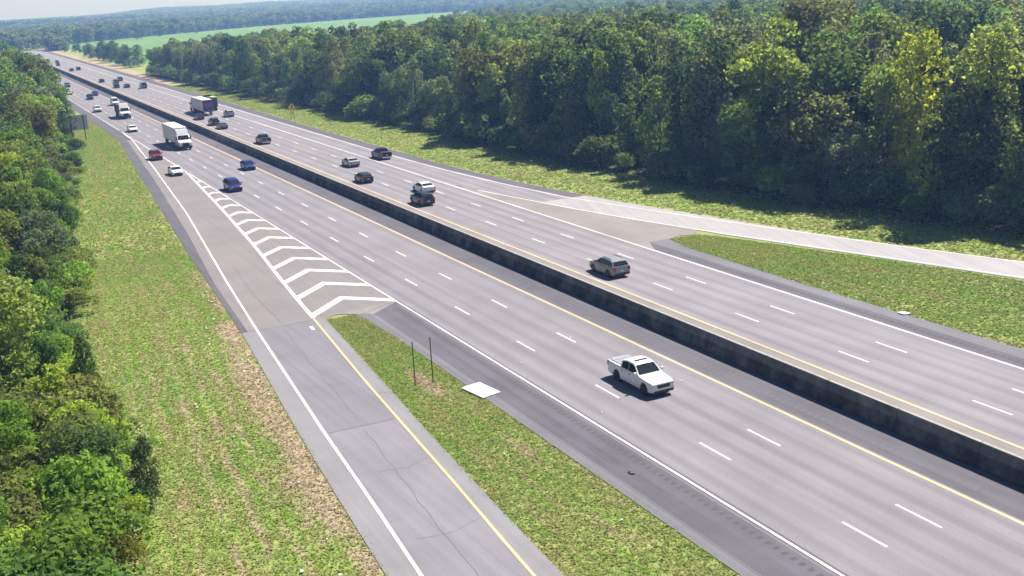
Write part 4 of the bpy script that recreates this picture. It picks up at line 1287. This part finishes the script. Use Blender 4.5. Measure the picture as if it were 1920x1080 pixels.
def finish(root, x, y, heading, label, group, cat='truck'):
    root.location = (x, y, 0.006); root.rotation_euler = (0, 0, 0 if heading > 0 else math.pi)
    tag(root, label, cat, group)
# white box truck (local x forward; the nose at x = 9)
r = empty('box_truck'); tractor(r, 9.0, WHITE); trailer(r, -8.6, 4.75, 1.12, 4.1, M['box_white']); truck_wheels(r, (-6.9, -5.7), 2.5)
finish(r, 231.8, -38.85, -1, 'white box truck with a roof fairing on the near carriageway', GN)
# black and white truck
r = empty('dump_truck'); tractor(r, 6.0, WHITE); 
m = MB(); m.loft([[(x, y * k, z) for y, z in ((-1.2, 1.0), (-1.28, 2.2), (-1.28, 3.3), (1.28, 3.3), (1.28, 2.2), (1.2, 1.0))] for x, k in ((-6.0, 1.0), (1.75, 1.0))]); m.build('cargo_body', M['box_dark'], r)
m = MB(); m.box(-5.9, 1.65, -1.2, 1.2, 3.3, 3.42); m.build('load_cover', M['box_dark'], r); truck_wheels(r, (-4.6, -3.4), 2.5)
finish(r, 309.0, -38.7, -1, 'truck with a white cab and black body behind the white box truck', GN)
# decorated trailer on the far side
r = empty('decorated_trailer_truck'); tractor(r, 11.0, (.3, .32, .36)); b_ = trailer(r, -7.2, 6.6, 1.15, 4.05, M['wrap'], doors=M['rear_navy']); truck_wheels(r, (-5.6, -4.4), 2.5)
m = MB(); m.box(-7.2, 6.6, -1.27, 1.27, 4.05, 4.08); m.build('white_roof', M['box_white'], b_)
m = MB(); m.box(-7.262, -7.24, -.95, .9, 2.2, 3.3); m.build('printed_panel', M['rear_pink'], b_)
finish(r, 297.8, -57.4, 1, 'trailer truck with teal and pink sides and a navy and magenta rear', GF)
# dark truck beside it
r = empty('dark_dump_truck'); tractor(r, 5.5, (.06, .07, .06)); m = MB(); m.box(-5.2, 1.2, -1.25, 1.25, 1.1, 3.5); m.build('cargo_body', M['box_dark'], r)
m = MB(); m.box(-5.2, -1.6, -1.2, .2, 3.5, 3.75); m.build('pale_load', simple('pale_green_load', (.45, .55, .30), .8), r)
m = MB(); m.box(-5.23, -5.2, -1.0, 1.0, 1.3, 3.2); m.build('tailgate', M['trim'], r); truck_wheels(r, (-3.9, -2.7), 2.5)
finish(r, 307.5, -61.2, 1, 'dark truck with a pale green load beside the decorated trailer', GF)
# white trucks at the far end of the road
for (x, y, lab) in ((905.0, -38.8, 'white truck, nearer of two at the very end of the road'), (950.0, -39.0, 'white truck, farther of two at the very end of the road')):
    r = empty('box_truck'); tractor(r, 9.0, WHITE); trailer(r, -8.6, 4.75, 1.12, 4.1, M['box_white']); truck_wheels(r, (-6.9, -5.7), 2.5)
    finish(r, x, y, -1, lab, GN)

# ------------------------------------------------------------------ signs, posts and small things
# back of the big guide sign at the left tree edge
sg = tag(empty('guide_sign', (262.0, -22.9, GRASS_Z)), 'grey back of a large road sign standing among trees by the near verge', 'road sign')
m = MB(); m.box(0.0, 0.06, -2.2, 2.2, 2.3, 5.6); m.build('sign_panel', M['sign_back'], sg)
for y in (-1.35, 1.35):
    m = MB(); m.box(-.16, -.01, y - .09, y + .09, 0, 5.7); m.build('post', M['post_dark'], sg)
for z in (2.9, 4.0, 5.1):
    m = MB(); m.box(-.06, -.002, -2.15, 2.15, z - .05, z + .05); m.build('stiffener', M['sign_back'], sg)
# yellow warning sign
sg = tag(empty('warning_sign', (260.7, -71.2, GRASS_Z)), 'yellow diamond warning sign on two posts by the far verge', 'road sign')
def yaw_mesh(mb, a):
    c, s_ = math.cos(a), math.sin(a); mb.v = [(x * c - y * s_, x * s_ + y * c, z) for x, y, z in mb.v]; return mb
d = MB(); s_ = .95
d.loft([[(x, 0, 3.0 - s_), (x, s_, 3.0), (x, 0, 3.0 + s_), (x, -s_, 3.0)] for x in (-.03, .0)]); d.build('sign_face', M['sign_yellow'], sg)
d = MB(); d.poly([(-.034, -.12, 2.6), (-.034, .12, 2.6), (-.034, .12, 3.2), (-.034, .3, 3.2), (-.034, 0, 3.55), (-.034, -.3, 3.2), (-.034, -.12, 3.2)][::-1]); d.build('arrow', M['sign_black'], sg)
d = MB(); d.box(-.03, 0, -.45, .45, 1.45, 2.0); d.build('lower_plate', M['sign_yellow'], sg)
for y in (-.38, .38):
    d = MB(); d.box(.004, .07, y - .04, y + .04, 0, 3.2); d.build('post', M['post_dark'], sg)
# small white sign far along the far carriageway
sg = tag(empty('route_marker', (735, -76.5, GRASS_Z)), 'small white sign on a post before the roadside clump', 'road sign')
d = MB(); d.box(-.03, 0, -.6, .6, 1.6, 3.2); d.build('sign_face', M['white_panel'], sg)
d = MB(); d.box(.004, .08, -.04, .04, 0, 3.0); d.build('post', M['steel'], sg)
# two bare posts in the grass of the near gore
for (x, y, h, lab) in ((70.2, -26.1, 3.35, 'bare steel post in the gore grass, left one of the pair'), (70.0, -27.4, 3.5, 'bare steel post in the gore grass, right one of the pair')):
    p = tag(empty('sign_post', (x, y, GRASS_Z)), lab, 'post')
    d = MB(); d.box(-.025, .025, -.032, -.024, 0, h); d.box(-.025, .025, .024, .032, 0, h); d.box(-.005, .005, -.024, .024, 0, h); d.build('post_shaft', M['post_dark'], p)
    d = MB(); d.box(-.05, .05, -.065, .065, 0, .25); d.build('ground_sleeve', M['steel'], p)
# white slabs lying at the pavement edge
d = MB(); d.prism([(67.55, -28.55), (67.85, -30.1), (65.2, -30.5), (64.85, -29.0)], 0.0, 0.10)
tag(d.build('concrete_slab', M['white_panel']), 'white flat slab lying across the gore grass edge and near shoulder', 'slab')
d = MB(); d.prism([(63.0, -65.6), (62.9, -66.2), (62.2, -66.25), (62.3, -65.65)], -0.03, 0.10)
tag(d.build('concrete_slab', M['white_panel']), 'small white slab at the edge of the far gore grass', 'slab')
d = MB()
for i in range(7):
    a = i / 7 * 4.2; d.box(49.2 + .2 * math.cos(a) - .05, 49.2 + .2 * math.cos(a) + .06, -31.0 + .12 * math.sin(a) - .03, -31.0 + .12 * math.sin(a) + .03, .004, .05 + .01 * (i % 3))
tag(d.build('tyre_scrap', M['tyre']), 'curled scrap of black tyre on the near shoulder', 'debris')
d = MB(); rr2 = random.Random(9)
for _ in range(26):
    x = rr2.uniform(40, 110); y = float(verge_ramp_edge(x)) + rr2.uniform(.4, 6); s_ = rr2.uniform(.05, .11)
    d.box(x - s_, x + s_, y - s_ * .7, y + s_ * .7, GRASS_Z + .08, GRASS_Z + .14)
for _ in range(10):
    x = rr2.uniform(40, 85); y = rr2.uniform(-43, -33) if rr2.random() < .5 else rr2.uniform(-27.5, -25); s_ = rr2.uniform(.03, .06)
    d.box(x - s_, x + s_, y - s_, y + s_, .013, .06)
o = tag(d.build('litter', M['white_panel']), 'white scraps of litter scattered on the verge grass', 'litter'); o['kind'] = 'stuff'

# ------------------------------------------------------------------ haze: closed box of thin air round everything built
t = NT('haze_air')
pv = t.n('ShaderNodeVolumePrincipled')
pv.inputs['Color'].default_value = (0.24, 0.46, 1.0, 1)
pv.inputs['Absorption Color'].default_value = (1, 1, 1, 1)
pv.inputs['Density'].default_value = HAZE_DENSITY
pv.inputs['Anisotropy'].default_value = 0.25
t.l(pv.outputs[0], t.out.inputs['Volume'])
mb = MB(); mb.box(-260, 7060, -4560, 2560, -2.5, 112)
hz = mb.build('haze', t.mat); hz['kind'] = 'stuff'
tag(hz, 'thin bluish haze filling the air over the landscape', 'haze')
# things that share a look get their place along the row as the last word of the label
ORD = ['first', 'second', 'third', 'fourth', 'fifth', 'sixth', 'seventh', 'eighth', 'ninth', 'tenth', 'eleventh', 'twelfth', 'thirteenth', 'fourteenth', 'fifteenth', 'sixteenth', 'seventeenth', 'eighteenth', 'nineteenth', 'twentieth'] + ['twenty-' + w for w in ('first', 'second', 'third', 'fourth', 'fifth', 'sixth', 'seventh', 'eighth', 'ninth')]
same = {}
for o_ in COL.objects:
    if o_.get('category') in ('tree', 'shrub'):
        same.setdefault(o_['label'], []).append(o_)
for lab, os_ in same.items():
    if len(os_) < 2: continue
    os_.sort(key=lambda q: (proj(q.location.x, q.location.y, 2) or (9e9,))[0])
    for i_, q in enumerate(os_):
        w_ = 'leftmost' if i_ == 0 else 'rightmost' if i_ == len(os_) - 1 else (ORD[i_] + ' from left' if i_ < len(ORD) else 'further right')
        q['label'] = f'{lab}, {w_}'
print('trees', count, nleft, 'rest', len(rest), 'objects', len(bpy.data.objects))
